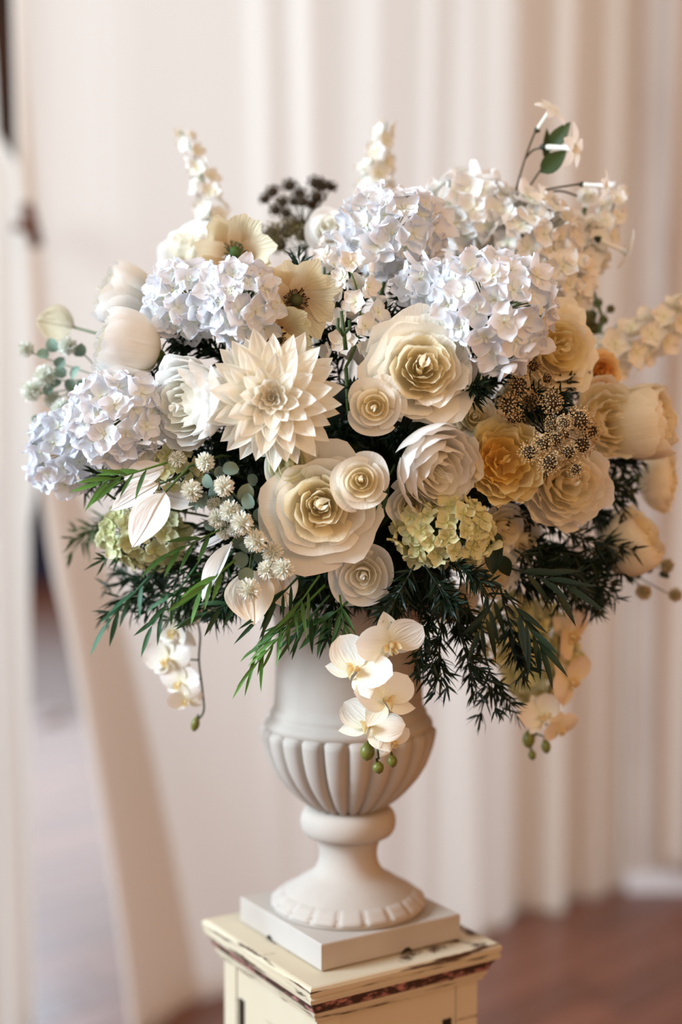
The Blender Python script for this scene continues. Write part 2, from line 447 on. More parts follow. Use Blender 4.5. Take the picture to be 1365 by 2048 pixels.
# ------------------------------------------------------------------ urn
urn = obj('urn', None); urn.location = (UX, 0, ZP); urn.rotation_euler = (0, 0, ROT)
tag(urn, 'off-white plaster urn with fluted bowl on a square base', 'urn')
PX = 1 / 1835.0
def zz(py): return P(703, py, 0).z - ZP
zt = 0.029
obj('base_plate', mesh('base_plate', *box(-0.0885, 0.0885, -0.0885, 0.0885, 0.0008, zt, 0.0012)[:2], M_URN, smooth=False), urn)
V, Fc, UV = lathe([(0.014, 0), (0.013, 0.0006), (0.001, 0.0007)], 8)
for (xx, yy, rz) in ((0.018, -0.0888, 0), (-0.0888, 0.02, math.pi / 2)):
    Vc, Fcc, _ = tube([(-0.006, 0, 0.001), (-0.002, 0, 0.003), (0.002, 0, 0.0035), (0.006, 0, 0.001)], [0.0008, 0.0022, 0.002, 0.0008], 6)
    obj('chip', mesh('chip', Vc, Fcc, M_DARK), urn, Matrix.Translation((xx, yy, 0)) @ Matrix.Rotation(rz, 4, 'Z'))
NS = 72
foot = [(0.0835, zt), (0.0845, zt + .004), (0.0835, zt + .009)]
foot += [(150 * PX, zz(1794)), (146 * PX, zz(1789)), (136 * PX, zz(1781)), (120 * PX, zz(1772)), (98 * PX, zz(1757)), (80 * PX, zz(1747)), (68 * PX, zz(1736)), (61 * PX, zz(1722)), (58 * PX, zz(1706)), (60 * PX, zz(1690)), (65 * PX, zz(1676)), (72 * PX, zz(1668))]
obj('foot', mesh('foot', *lathe(foot, NS)[:2], M_URN), urn)
# ring of raised blocks round the foot
nblk = 18
for k in range(nblk):
    a0 = 2 * math.pi * k / nblk
    def fb(u, v, a0=a0):
        a = a0 + u * (math.pi / nblk - 0.012)
        e = max(abs(u), abs(2 * v - 1)) ** 8
        z = lerp(zt + 0.0030, zt + 0.0190, v)
        r = interp([(q[1], q[0]) for q in foot], z) + 0.0026 * (1 - e) - 0.0008
        return (r * math.cos(a), r * math.sin(a), z)
    if k == 0: blk = mesh('foot_block', *surf(10, 8, fb)[:2], M_URN)
    obj('foot_block', blk, urn, Matrix.Rotation(a0, 4, 'Z'))
tor = []
for k in range(13):
    a = -math.pi / 2 + math.pi * k / 12
    tor.append((74 * PX + 23 * PX * max(0, math.cos(a)) ** 0.8, lerp(zz(1668), zz(1613), (math.sin(a) + 1) / 2)))
obj('collar', mesh('collar', *lathe(tor, NS)[:2], M_URN), urn)
# bowl with one gadroon per flute
bowl = [(55 * PX, zz(1622)), (68 * PX, zz(1612)), (88 * PX, zz(1600)), (101 * PX, zz(1590)), (122 * PX, zz(1570)), (143 * PX, zz(1545)), (158 * PX, zz(1520)), (168 * PX, zz(1494)), (174 * PX, zz(1470)), (175 * PX, zz(1454)), (172 * PX, zz(1442))]
inner_bowl = [(r - 0.006, z) for r, z in bowl]
obj('bowl', mesh('bowl', *lathe(inner_bowl, NS)[:2], M_URN), urn)
nfl = 22
def bowl_at(v):
    x = v * (len(bowl) - 1); i = min(int(x), len(bowl) - 2); t = x - i
    return lerp(bowl[i][0], bowl[i + 1][0], t), lerp(bowl[i][1], bowl[i + 1][1], t)
def ff(u, v):
    a = u * (math.pi / nfl)
    r, z = bowl_at(min(v, 1) * 0.985)
    top = smoothstep(1.0, 0.90, v)
    bulge = math.sqrt(max(0, 1 - u * u))
    r = r - 0.0075 + 0.0095 * bulge * top ** 0.6 + 0.0
    if v > 0.9: r -= 0.003 * (v - 0.9) / 0.1
    return (r * math.cos(a), r * math.sin(a), z)
gad = mesh('flute', *surf(8, 18, ff)[:2], M_URN)
for k in range(nfl):
    obj('flute', gad, urn, Matrix.Rotation(2 * math.pi * k / nfl, 4, 'Z'))
rim = [(164 * PX, zz(1456)), (169 * PX, zz(1449)), (171 * PX, zz(1443)), (168 * PX, zz(1436)), (161 * PX, zz(1430)), (157 * PX, zz(1426)), (159 * PX, zz(1421)), (156 * PX, zz(1415)), (151 * PX, zz(1409))]
neck = rim + [(150 * PX, zz(1395)), (148.5 * PX, zz(1360)), (148 * PX, zz(1330)), (147 * PX, zz(1290)), (148 * PX, zz(1255)), (154 * PX, zz(1225)), (166 * PX, zz(1200)), (170 * PX, zz(1192)), (163 * PX, zz(1190)), (142 * PX, zz(1225)), (136 * PX, zz(1270)), (136 * PX, zz(1400)), (100 * PX, zz(1500)), (20 * PX, zz(1520))]
obj('neck', mesh('neck', *lathe(neck, NS)[:2], M_URN), urn)
# unseen dark mound added to stop light and view passing through the bouquet
MOUTH = Vector((UX, 0.0, ZP + zz(1225)))
V, Fc, UV = ball(24, 14)
rr = random.Random(3)
V = [(v[0] * 0.15 * (1 + 0.1 * math.sin(5 * v[1] + 3 * v[2])), v[1] * 0.095 * (1 + .1 * math.sin(7 * v[0])), v[2] * 0.13) for v in map(tuple, V)]
fo = obj('light_block_mound', mesh('light_block_mound', V, Fc, M_MOUND)); fo.location = (UX, 0.02, 1.33)
tag(fo, 'dark green mound added unseen among the stems to block light', 'light blocker')

# ------------------------------------------------------------------ flower building blocks
nstem = [0]
def stem_to_urn(root, back, n, rad=0.0022, color=srgb(70, 92, 45), parent=None):
    """tube from the head (world point back, facing n) down into the urn mouth; parented to root"""
    k = nstem[0]; nstem[0] += 1
    r = 0.058 * math.sqrt(((k * 0.618) % 1)); a = k * 2.39996
    end = MOUTH + Vector((r * math.cos(a), r * math.sin(a), -0.03 - 0.03 * ((k * 0.37) % 1)))
    d = (end - back).length
    up = end + Vector((0, 0, 0.45 * d))
    pts = bez(back, back - n * d * 0.33, up, end, 9)
    V, Fc, UV = tube(pts, rad, 5)
    Mi = root.matrix_basis.inverted()
    o = obj('stem', mesh('stem', [Mi @ v for v in V], Fc, M_STEM, UV), root, color=color)
    return o

def facing(fx, fy):
    """fx to the right, fy downwards in the photo, relative to looking at the camera"""
    return Vector((fx, -1, -fy)).normalized()

def frame(loc, n, scale=1.0, roll=0.0):
    q = Vector(n).to_track_quat('Z', 'Y')
    return Matrix.Translation(loc) @ q.to_matrix().to_4x4() @ Matrix.Rotation(roll, 4, 'Z') @ Matrix.Scale(scale, 4)

def new_thing(name, label, cat, M, group=None):
    o = obj(name, None); o.empty_display_size = 0.02
    o.matrix_basis = M
    tag(o, label, cat, group)
    return o

def cup_petal(o, alpha, rim_r, rim_z, base_z, curl, ruffle, rk, phase, drop=0.30, nu=14, nv=9, belly=1.0, skew=0.05):
    """petal wrapped round the flower axis (unit flower); +X is its middle"""
    P0 = (0.03, base_z); P1 = (rim_r * 0.95 * belly, base_z + 0.06)
    P2 = (rim_r * (1.02 * belly), lerp(base_z, rim_z, 0.72)); P3 = (rim_r * (1 + curl), rim_z - curl * 0.35)
    def fn(u, v):
        ve = v * (1 - drop * (abs(u) ** 2.6) + 0.03 * math.sin(rk * 1.7 * u + phase) * v ** 4)
        t = ve; s = 1 - t
        r = P0[0] * s ** 3 + 3 * P1[0] * s * s * t + 3 * P2[0] * s * t * t + P3[0] * t ** 3
        z = P0[1] * s ** 3 + 3 * P1[1] * s * s * t + 3 * P2[1] * s * t * t + P3[1] * t ** 3
        wv = 0.42 + 0.58 * math.sin(min(1, v * 1.15) * math.pi / 2)
        a = alpha * u * wv
        e = v ** 3
        rf = ruffle * e * (math.sin(rk * u + phase) + 0.5 * math.sin(2.3 * rk * u + 2 * phase))
        lip = curl * 0.45 * v ** 6 * (0.4 + u * u)
        r = r * (1 + skew * u) + rf + lip + 0.03 * e * math.sin(phase * 3 + u * 2)
        z = z + rf * 0.6 - 0.02 * e * abs(u) - lip * 0.5
        return (r * math.cos(a), r * math.sin(a), z)
    return surf(nu, nv, fn)

class Proto:
    """list of (part name, mesh, local matrix, colour key, sub-parts)"""
    def __init__(self): self.parts = []
    def add(self, name, me, M=None, key=0, subs=()):
        self.parts.append((name, me, M or Matrix.Identity(4), key, subs))
    def place(self, root, colors, parent_M=None, jitter=0.03, rnd=R):
        for name, me, M, key, subs in self.parts:
            c = colors[min(key, len(colors) - 1)]
            k = 1 + rnd.uniform(-jitter, jitter * 0.4)
            o = obj(name, me, root, M, (min(1, c[0] * k), min(1, c[1] * k), min(1, c[2] * k), 1))
            for sn, sm, sM, skey in subs:
                obj(sn, sm, o, sM, colors[min(skey, len(colors) - 1)])

def rose_proto(seed, n, r_in=0.10, top=0.62, out_z=0.02, curl=0.16, ruffle=0.02, rk=5, mat=None, openp=0.85, belly=1.0, base=-0.55, sepal=True, a_in=1.25, a_out=0.78, drop=0.30, hump=0.0, belly_out=None):
    rd = random.Random(seed); pr = Proto()
    mat = mat or M_ROSE
    for i in range(n):
        o = (i / (n - 1)) ** openp
        rim = lerp(r_in, 0.88, o)
        z = lerp(top, out_z, o ** 1.5) + rd.uniform(-.03, .03) + hump * math.sin(math.pi * o)
        a = lerp(a_in, a_out, o)
        cu = curl * o ** 1.6 + rd.uniform(0, 0.05) * o
        ru = ruffle * (0.3 + o) * rd.uniform(.7, 1.4)
        V, Fc, UV = cup_petal(o, a, rim, z, base + 0.12 * (1 - o), cu, ru, rk * rd.uniform(.8, 1.25), rd.uniform(0, 6.28), belly=lerp(belly, belly if belly_out is None else belly_out, o), drop=drop * rd.uniform(.8, 1.3))
        me = mesh('petal', V, Fc, mat, UV)
        pr.add('petal', me, Matrix.Rotation(i * 2.39996 + rd.uniform(-.25, .25), 4, 'Z') @ Matrix.Rotation(rd.uniform(-.05, .05), 4, 'X'), 0 if o < 0.55 else 1)
    # small core bud
    V, Fc, UV = cup_petal(0, 3.0, r_in * 0.7, top * 0.98, base, -0.35, 0.0, 1, 0, drop=0.02, nu=12, skew=0.12)
    pr.add('heart', mesh('heart', V, Fc, mat, UV), None, 0)
    # calyx
    V, Fc, UV = lathe([(0.05, base - 0.16), (0.14, base - 0.06), (0.16, base + 0.03), (0.05, base + 0.05)], 8)
    pr.add('calyx', mesh('calyx', V, Fc, M_STEM, UV), None, 2)
    if sepal:
        for k in range(5):
            V, Fc, UV = surf(2, 4, lambda u, v: (0.1 + 0.42 * v, u * 0.10 * math.sin(math.pi * (0.25 + 0.75 * v)) , base - 0.02 + 0.05 * v - 0.12 * v * v))
            if k == 0: sm = mesh('sepal', V, Fc, M_LEAF, UV)
            pr.add('sepal', sm, Matrix.Rotation(k * 1.2566, 4, 'Z'), 2)
    return pr

PROT = {
    'rose_a': rose_proto(1, 15, r_in=0.10, top=0.52, out_z=0.06, curl=0.18, a_out=1.05, ruffle=0.012, rk=3, openp=0.9, a_in=1.35, belly=1.02, belly_out=0.9),
    'rose_b': rose_proto(2, 15, r_in=0.09, top=0.50, out_z=0.02, curl=0.20, a_out=1.05, ruffle=0.014, rk=3, openp=1.0, a_in=1.35, belly=1.02, belly_out=0.88),
    'rose_c': rose_proto(31, 15, r_in=0.12, top=0.50, out_z=0.14, curl=0.15, a_out=1.1, ruffle=0.010, rk=3, openp=1.0, a_in=1.4, belly=1.04, belly_out=0.92),
    'big_a': rose_proto(3, 26, r_in=0.07, top=0.34, out_z=-0.06, curl=0.20, ruffle=0.026, rk=5, openp=1.2, a_in=1.15, a_out=1.0, belly_out=0.88),
    'big_b': rose_proto(4, 30, r_in=0.08, top=0.32, out_z=-0.02, curl=0.18, ruffle=0.034, rk=6, openp=0.95, a_in=1.1, a_out=0.95, hump=0.06, belly_out=0.9),
    'peony_a': rose_proto(5, 26, r_in=0.10, top=0.34, out_z=0.30, curl=0.05, ruffle=0.030, rk=6, belly=1.12, a_out=0.85, openp=0.7, hump=0.1, base=-0.62),
    'peony_c': rose_proto(16, 26, r_in=0.12, top=0.52, out_z=0.52, curl=-0.04, ruffle=0.030, rk=6, belly=1.16, a_out=0.95, openp=0.65, hump=0.08, base=-0.95),
    'peony_b': rose_proto(6, 26, r_in=0.10, top=0.40, out_z=0.16, curl=0.12, ruffle=0.032, rk=7, belly=1.08, a_out=0.8, openp=0.7, hump=0.1, base=-0.6),
    'apricot': rose_proto(8, 30, r_in=0.12, top=0.16, out_z=0.20, curl=0.05, ruffle=0.06, rk=6, mat=M_ORANGE, belly=1.02, openp=0.62, a_in=0.9, a_out=0.9, hump=0.12),
    'ranunculus': rose_proto(9, 14, r_in=0.26, top=0.42, out_z=0.05, curl=0.12, ruffle=0.008, rk=3, a_in=1.5),
}
def dahlia_proto():
    pr = Proto(); rd = random.Random(11)
    rings = [(14, 0.98, .185, 3), (14, 0.97, .185, 10), (13, 0.86, .175, 19), (12, 0.73, .16, 29), (11, 0.58, .135, 41), (9, 0.42, .105, 54), (8, 0.28, .07, 66), (6, 0.17, .042, 78)]
    off = 0
    for ri, (n, Ln, W, el) in enumerate(rings):
        ms = []
        for var in range(3):
            tw = rd.uniform(-.25, .25); bend = rd.uniform(-.10, .06)
            def fn(u, v):
                wp = W * (math.sin(math.pi * min(1, 0.12 + 0.88 * v)) ** 0.62) * (1.0 if v < .6 else 1 - 0.30 * ((v - .6) / .4) ** 2)
                if v > .999: wp = 0.0
                x = 0.04 + Ln * v; y = u * wp
                z = 0.42 * abs(u) ** 1.5 * wp * (1 - 0.3 * v) + bend * Ln * v * v - 0.10 * Ln * math.sin(math.pi * v)
                z += 0.12 * wp * math.sin(u * 6)
                ct, s_ = math.cos(tw * v), math.sin(tw * v)
                return (x, y * ct - z * s_, y * s_ + z * ct)
            V, Fc, UV = surf(6, 7, fn)
            ms.append(mesh('petal', V, Fc, M_DAHLIA, UV))
        for k in range(n):
            a = 2 * math.pi * (k + 0.5 * (ri % 2)) / n + rd.uniform(-.06, .06)
            M = Matrix.Rotation(a, 4, 'Z') @ Matrix.Translation((0, 0, 0.02 * ri)) @ Matrix.Rotation(-math.radians(el + rd.uniform(-4, 4)), 4, 'Y') @ Matrix.Rotation(rd.uniform(-.2, .2), 4, 'X')
            pr.add('petal', ms[k % 3], M @ Matrix.Scale(rd.uniform(.93, 1.06), 4), 0)
    for k in range(14):
        a = k * 2.39996; r = 0.026 * math.sqrt(k)
        V, Fc, UV = ball(6, 4)
        if k == 0: bm_ = mesh('floret_bud', [(v[0] * .028, v[1] * .028, v[2] * .06) for v in V], Fc, M_DAHLIA, [(0.5, 0.4)] * len(V))
        pr.add('floret_bud', bm_, Matrix.Translation((r * math.cos(a), r * math.sin(a), 0.16)), 0)
    V, Fc, UV = lathe([(0.05, -0.24), (0.2, -0.14), (0.22, -0.04), (0.06, 0.04)], 10)
    pr.add('calyx', mesh('calyx', V, Fc, M_STEM, UV), None, 2)
    return pr
PROT['dahlia'] = dahlia_proto()
def poppy_proto(seed, cup):
    pr = Proto(); rd = random.Random(seed)
    for k in range(5):
        V, Fc, UV = cup_petal(1, 1.0, 0.95, cup + rd.uniform(-.15, .2), -0.25, 0.05, 0.10, 7, rd.uniform(0, 6), belly=0.75, nu=18, drop=0.22)
        pr.add('petal', mesh('petal', V, Fc, M_POPPY, UV), Matrix.Rotation(k * 2.513 + rd.uniform(-.2, .2), 4, 'Z'), 0)
    V, Fc, UV = lathe([(0.03, -0.2), (0.12, -0.12), (0.15, 0.02), (0.14, 0.1), (0.17, 0.13), (0.04, 0.16)], 10)
    pr.add('seed_pod', mesh('seed_pod', V, Fc, M_STEM, UV), None, 1)
    st = []
    for k in range(46):
        a = k * 2.39996; e = rd.uniform(.3, .9)
        d = Vector((math.cos(a) * e, math.sin(a) * e, 0.75)).normalized()
        L = rd.uniform(.22, .36); b = Vector((math.cos(a) * .1, math.sin(a) * .1, -.12))
        st.append(tube([b, b + d * L * .6, b + d * L], [0.008, 0.008, 0.022], 4))
    V, Fc, UV = join(st)
    me = mesh('stamens', V, Fc, M_STEM, UV)
    pr.add('stamens', me, None, 2)
    return pr
PROT['poppy_a'] = poppy_proto(21, 0.35)
PROT['poppy_b'] = poppy_proto(22, 0.18)

IVORY = srgb(243, 236, 222); WHITE = srgb(242, 240, 240); CREAMC = srgb(240, 226, 196); PEACH = srgb(236, 214, 178)
GREENW = srgb(226, 226, 196); SEP = srgb(66, 88, 40)
def flower(kind, px, py, rpx, fx, fy, dy, cols, label, cat='rose', name=None, squash=None, roll=None, group=None):
    Y = dome(px, py) + dy
    n = facing(fx, fy)
    loc = P(px, py, Y); s = rpx * mpp(Y)
    M = frame(loc, n, s, R.uniform(0, 6.28) if roll is None else roll)
    nm = name or {'r': 'rose', 'b': 'garden_rose', 'p': 'peony', 'a': 'peony', 'd': 'dahlia'}.get(kind[0], kind)
    if kind.startswith('poppy'): nm = 'poppy'
    if kind == 'ranunculus': nm = 'ranunculus'
    t = new_thing(nm, label, cat, M, group)
    rd = random.Random(int(px * 7 + py))
    PROT[kind].place(t, cols, rnd=rd)
    stem_to_urn(t, loc - n * s * 0.62, n, 0.0026)
    return t
C1 = (srgb(251, 241, 214), srgb(251, 247, 239), SEP)       # cream heart, ivory outside
C2 = (srgb(251, 242, 216), srgb(251, 247, 237), SEP)
CW = (srgb(249, 246, 236), srgb(250, 249, 247), SEP)
CY = (srgb(248, 234, 186), srgb(248, 240, 218), SEP)
CB = (srgb(250, 239, 208), srgb(250, 243, 224), SEP)

# front and centre
flower('dahlia', 546, 798, 138, -0.04, -0.06, -0.012, (srgb(251, 246, 234), IVORY, SEP), 'large cream dahlia with pointed petals at the centre of the bouquet', 'dahlia', roll=0.2)
flower('big_a', 640, 1012, 127, -0.02, -0.02, -0.012, C1, 'largest open cream rose below the dahlia', roll=0.4)
flower('big_b', 845, 736, 118, 0.04, -0.05, -0.004, C2, 'big ruffled cream rose between the dahlia and white hydrangea', roll=1.3)
flower('rose_a', 750, 812, 62, -0.10, 0.0, -0.006, C1, 'small cream rose just right of the dahlia')
flower('rose_c', 724, 962, 62, -0.08, -0.05, -0.022, C1, 'small ivory rose touching the top right of the largest rose')
flower('ranunculus', 580, 928, 66, 0.05, 0.12, 0.006, (srgb(232, 232, 200), srgb(246, 243, 235), SEP), 'white rosebud with greenish heart tucked under the dahlia', 'rose')
flower('rose_c', 727, 1150, 68, -0.08, 0.10, -0.012, CW, 'round ivory rose lowest at the front above the urn')
flower('rose_b', 822, 1012, 50, 0.0, 0.12, 0.0, C2, 'small cream rose under the white peony')
flower('peony_a', 872, 935, 98, 0.6, 0.38, 0.0, CW, 'white peony leaning right beside the apricot peony', 'peony')
flower('apricot', 1008, 925, 92, 0.05, -0.05, 0.012, (srgb(252, 228, 150), srgb(251, 240, 196), SEP), 'yellow peony with deep orange heart', 'peony')
flower('peony_a', 380, 805, 98, -1.0, 0.15, -0.005, CW, 'white peony seen from its side left of the dahlia', 'peony')
flower('peony_c', 246, 690, 80, -3.2, -0.9, -0.01, CW, 'closed white peony head above the left hydrangea', 'peony')
flower('peony_c', 244, 594, 72, -3.2, -1.4, 0.04, CW, 'upper left white peony behind the closed one', 'peony')
flower('big_a', 372, 495, 66, -0.5, -0.5, 0.13, CW, 'blurred white rose at the upper left under the tall white spike')
flower('big_b', 1118, 695, 96, 0.35, -0.05, 0.035, CY, 'yellowish cream rose behind the central white hydrangea')
flower('peony_b', 1132, 965, 96, 0.15, 0.05, 0.015, C2, 'cream peony under the brown seed clusters', 'peony')
flower('peony_b', 1215, 838, 84, 0.30, -0.10, 0.05, CB, 'soft cream peony behind the brown seed clusters', 'peony')
flower('peony_c', 1292, 845, 84, 2.0, -0.5, 0.03, CB, 'cream peony facing right at the right edge', 'peony')
flower('peony_a', 1322, 962, 68, 2.6, 0.10, 0.07, CB, 'shaded cream peony at the right edge below another', 'peony')
flower('peony_c', 1262, 1085, 74, 1.6, -1.3, 0.02, CB, 'lower right cream peony tilted upward', 'peony')
flower('rose_b', 985, 1155, 58, 0.35, 0.35, 0.035, C2, 'cream rose half covered by dark needles right of the lime hydrangea')
flower('rose_a', 908, 1205, 52, 0.15, 0.55, 0.05, CB, 'cream rose hidden under needle sprigs right of the lowest rose')
flower('rose_a', 1008, 1058, 52, 0.45, 0.30, 0.05, C2, 'cream rose tucked beneath the yellow peony')
flower('rose_b', 1048, 1078, 50, 0.75, 0.25, 0.055, C2, 'pale rose with broad drooping petals below the cream peony')
flower('big_b', 1205, 745, 44, 0.30, 0.20, 0.06, (srgb(240, 190, 110), srgb(244, 214, 160), SEP), 'small golden rose in front of the right white spike')
flower('rose_b', 660, 455, 48, 0.1, -0.5, 0.12, CW, 'blurred small white rose behind the brown umbel')
flower('rose_a', 700, 1215, 42, -0.1, 0.5, 0.06, (srgb(245, 205, 140), srgb(246, 232, 208), SEP), 'cream bloom peeping out under the lowest front rose')
flower('peony_b', 1045, 800, 54, 0.1, 0.1, 0.09, CB, 'cream bloom deep behind the brown seed clusters', 'peony')
flower('rose_b', 950, 835, 52, 0.0, -0.2, 0.045, CB, 'pale yellow bloom above the yellow peony')
# poppies
PG = srgb(70, 72, 40); PS = srgb(62, 42, 24)
flower('poppy_a', 470, 505, 72, 0.15, 0.05, 0.06, (srgb(240, 232, 204), srgb(70, 100, 50), srgb(60, 84, 40)), 'pale cream poppy with green centre at the upper left', 'poppy')
flower('poppy_a', 592, 600, 78, 0.20, 0.12, 0.03, (srgb(249, 238, 206), PG, PS), 'cream poppy with dark brown centre above the dahlia', 'poppy')
flower('poppy_b', 548, 670, 76, -0.05, 0.35, 0.028, (srgb(243, 234, 198), PG, PS), 'ruffled pale yellow poppy directly behind the dahlia top', 'poppy')

# ------------------------------------------------------------------ hydrangeas
def floret_mesh(seed, lime=False):
    rd = random.Random(seed)
    cup = rd.uniform(.05, .30)
    def fn(u, v):
        wp = 0.46 * (math.sin(math.pi * min(1, 0.12 + 0.80 * v)) ** 0.75)
        if v > 0.98: wp *= 0.75
        x = 0.05 + 0.95 * v * (1 - 0.10 * u * u * (v > .5)); y = u * wp
        z = cup * v * v + 0.10 * abs(u) ** 2 * (1 if not lime else 1.4) - 0.06 * math.sin(math.pi * v) + 0.04 * math.sin(5 * u + seed) * v
        return (x, y, z)
    V, Fc, UV = surf(5, 5, fn)
    return mesh('petal', V, Fc, M_LIME if lime else M_WHITE, UV)
FL_W = [floret_mesh(s) for s in range(5)]
FL_L = [floret_mesh(40 + s, True) for s in range(4)]
V, Fc, UV = ball(6, 4)
EYE = mesh('floret', [(v[0] * .07, v[1] * .07, v[2] * .07 + .03) for v in V], Fc, M_BUD)
def floret(parent, M, meshes, col, rd, eyecol, npet=4):
    f = obj('floret', EYE, parent, M, eyecol)
    for k in range(npet):
        kk = 1 + rd.uniform(-.05, .02)
        obj('petal', meshes[rd.randrange(len(meshes))], f,
            Matrix.Rotation(2 * math.pi * k / npet + rd.uniform(-.12, .12), 4, 'Z') @ Matrix.Rotation(-rd.uniform(-.15, .35), 4, 'Y') @ Matrix.Rotation(rd.uniform(-.25, .25), 4, 'X') @ Matrix.Scale(rd.uniform(.88, 1.1), 4),
            (col[0] * kk, col[1] * kk, col[2] * kk, 1))
    return f
def hydrangea(px, py, rx, ry, fx, fy, dy, n, fpx, label, col=srgb(240, 241, 246), lime=False, group=None, depth=0.75):
    Y = dome(px, py) + dy
    nrm = facing(fx, fy); loc = P(px, py, Y); m = mpp(Y)
    t = new_thing('lime_hydrangea' if lime else 'white_hydrangea', label, 'hydrangea', Matrix.Translation(loc), group)
    rd = random.Random(int(px * 3 + py))
    A = Vector((rx * m, (rx + ry) / 2 * m * depth, ry * m))
    rays = []; placed = 0; k = 0
    ctr = -nrm * A.y * 0.5
    while placed < n and k < n * 4:
        # fibonacci over the whole ball, the back quarter left open
        z = 1 - 2 * (k + .5) / (n * 1.45); k += 1
        if z < -1: break
        a = k * 2.39996
        rr_ = math.sqrt(1 - z * z)
        q = nrm.to_track_quat('Z', 'Y')
        d = q @ Vector((rr_ * math.cos(a), rr_ * math.sin(a), z))
        jit = rd.uniform(.86, 1.04)
        p = Vector((d.x * A.x, d.y * A.y, d.z * A.z)) * jit
        nn_ = (Vector((d.x / A.x, d.y / A.y, d.z / A.z)).normalized() + Vector((rd.uniform(-.35, .35), rd.uniform(-.35, .35), rd.uniform(-.35, .35)))).normalized()
        M = frame(p, nn_, fpx * m * rd.uniform(.85, 1.12), rd.uniform(0, 6.28))
        floret(t, M, FL_L if lime else FL_W, col, rd, srgb(170, 175, 90) if lime else srgb(205, 205, 170), 4 if rd.random() < .85 else 5)
        rays.append(tube([ctr, p * 0.5 + ctr * .4, p], 0.0007, 3, cap=False)); placed += 1
    V, Fc, UV = join(rays)
    o = obj('flower_stalks', mesh('flower_stalks', V, Fc, M_STEM, UV), t, color=srgb(80, 105, 50)); o['kind'] = 'stuff'
    stem_to_urn(t, loc + ctr, nrm, 0.003)
    return t
BW = srgb(240, 241, 247)
hydrangea(985, 622, 118, 112, 0.10, -0.05, -0.015, 46, 42, 'large sharp white hydrangea head right of centre above the ruffled rose', BW)
hydrangea(785, 462, 98, 78, -0.05, -0.15, 0.03, 40, 40, 'white hydrangea head at the top centre of the bouquet', BW)
hydrangea(938, 425, 92, 66, 0.0, -0.35, 0.10, 32, 40, 'blurred white hydrangea behind the top right of the bouquet', srgb(245, 243, 242))
hydrangea(1062, 470, 84, 80, 0.2, -0.3, 0.08, 30, 38, 'blurred white hydrangea under the trumpet flower twigs', srgb(246, 242, 239))
hydrangea(1108, 560, 70, 60, 0.4, -0.2, 0.09, 22, 36, 'small creamy hydrangea behind the large sharp one', srgb(246, 240, 232))
hydrangea(375, 600, 74, 66, -0.2, -0.1, 0.015, 28, 38, 'white hydrangea between the two upper left peonies and poppy', BW)
hydrangea(482, 606, 68, 74, -0.05, -0.1, 0.0, 28, 38, 'white hydrangea directly above the dahlia left of the poppies', BW)
hydrangea(238, 835, 92, 84, -0.25, 0.05, -0.02, 38, 40, 'white hydrangea on the left between closed peony and needle sprigs', BW)
hydrangea(128, 905, 66, 78, -0.5, 0.15, 0.0, 30, 34, 'blurred white hydrangea at the far left edge of the bouquet', srgb(238, 240, 248))
LIMEC = srgb(230, 224, 176)
hydrangea(890, 1062, 98, 66, 0.15, 0.25, -0.005, 42, 29, 'lime hydrangea cluster below the white peony', LIMEC, True)
hydrangea(1080, 1310, 78, 100, 0.35, 0.30, 0.02, 46, 29, 'lime hydrangea hanging at the lower right of the bouquet', srgb(230, 224, 178), True)
hydrangea(290, 1068, 84, 62, -0.2, 0.3, 0.035, 34, 29, 'pale lime hydrangea behind the white felted leaf', srgb(226, 228, 190), True)
hydrangea(350, 945, 46, 42, -0.1, 0.1, 0.01, 14, 25, 'small lime hydrangea sprig left of the pompom flowers', srgb(224, 222, 180), True)
hydrangea(850, 565, 46, 38, 0.0, 0.1, 0.02, 12, 38, 'few white hydrangea florets hanging below the top cluster', BW)
hydrangea(1020, 1255, 70, 66, 0.25, 0.3, 0.05, 24, 25, 'shaded lime hydrangea behind the dark sprigs at lower right', srgb(226, 218, 168), True)

# ------------------------------------------------------------------ white flower spikes (delphinium / stock)
def spike(p0, p1, Y0, Y1, n, fpx, wpx, label, col=srgb(243, 240, 234), sway=0.02, taper=0.6, name='delphinium_spike', tip_px=None):
    a = P(p0[0], p0[1], Y0); b = P(p1[0], p1[1], Y1)
    t = new_thing(name, label, 'flower spike', Matrix.Translation(a))
    rd = random.Random(int(p0[0] * 5 + p1[1])); m = mpp(Y0)
    pts = bez(a, lerp(a, b, .33) + Vector((sway, 0, 0)), lerp(a, b, .66) + Vector((sway, 0, 0)), b, 10)
    V, Fc, UV = tube([p - a for p in pts], [lerp(.0016, .0008, i / 10) for i in range(11)], 5)
    obj('stalk', mesh('stalk', V, Fc, M_STEM, UV), t, color=srgb(86, 108, 58))
    ax = (b - a).normalized(); s1 = ax.orthogonal().normalized(); s2 = ax.cross(s1)
    for k in range(n):
        f = (k + .5) / n
        i = min(int(f * 10), 9); p = lerp(pts[i], pts[i + 1], f * 10 - i) - a
        an = k * 2.39996; d = (s1 * math.cos(an) + s2 * math.sin(an))
        wd = wpx * m * lerp(1, 1 - taper, f)
        q = p + d * wd + ax * 0.2 * wd
        ped_ = tube([p, lerp(p, q, .5) + ax * 0.1 * wd, q], 0.0006, 4)
        nn_ = (d + ax * 0.25 + Vector((0, -0.35, 0)) + Vector((rd.uniform(-.3, .3), 0, rd.uniform(-.3, .3)))).normalized()
        sz = fpx * m * lerp(1.05, 1 - taper * .7, f)
        fl_ = floret(t, frame(q, nn_, sz, rd.uniform(0, 6)), FL_W, col, rd, srgb(190, 190, 130), 5)
        V, Fc, UV = ped_
        Mi = fl_.matrix_local.inverted()
        obj('flower_stalk', mesh('flower_stalk', [Mi @ v for v in V], Fc, M_STEM, UV), fl_, color=srgb(80, 105, 50))
    stem_to_urn(t, a, ax, 0.002)
    return t
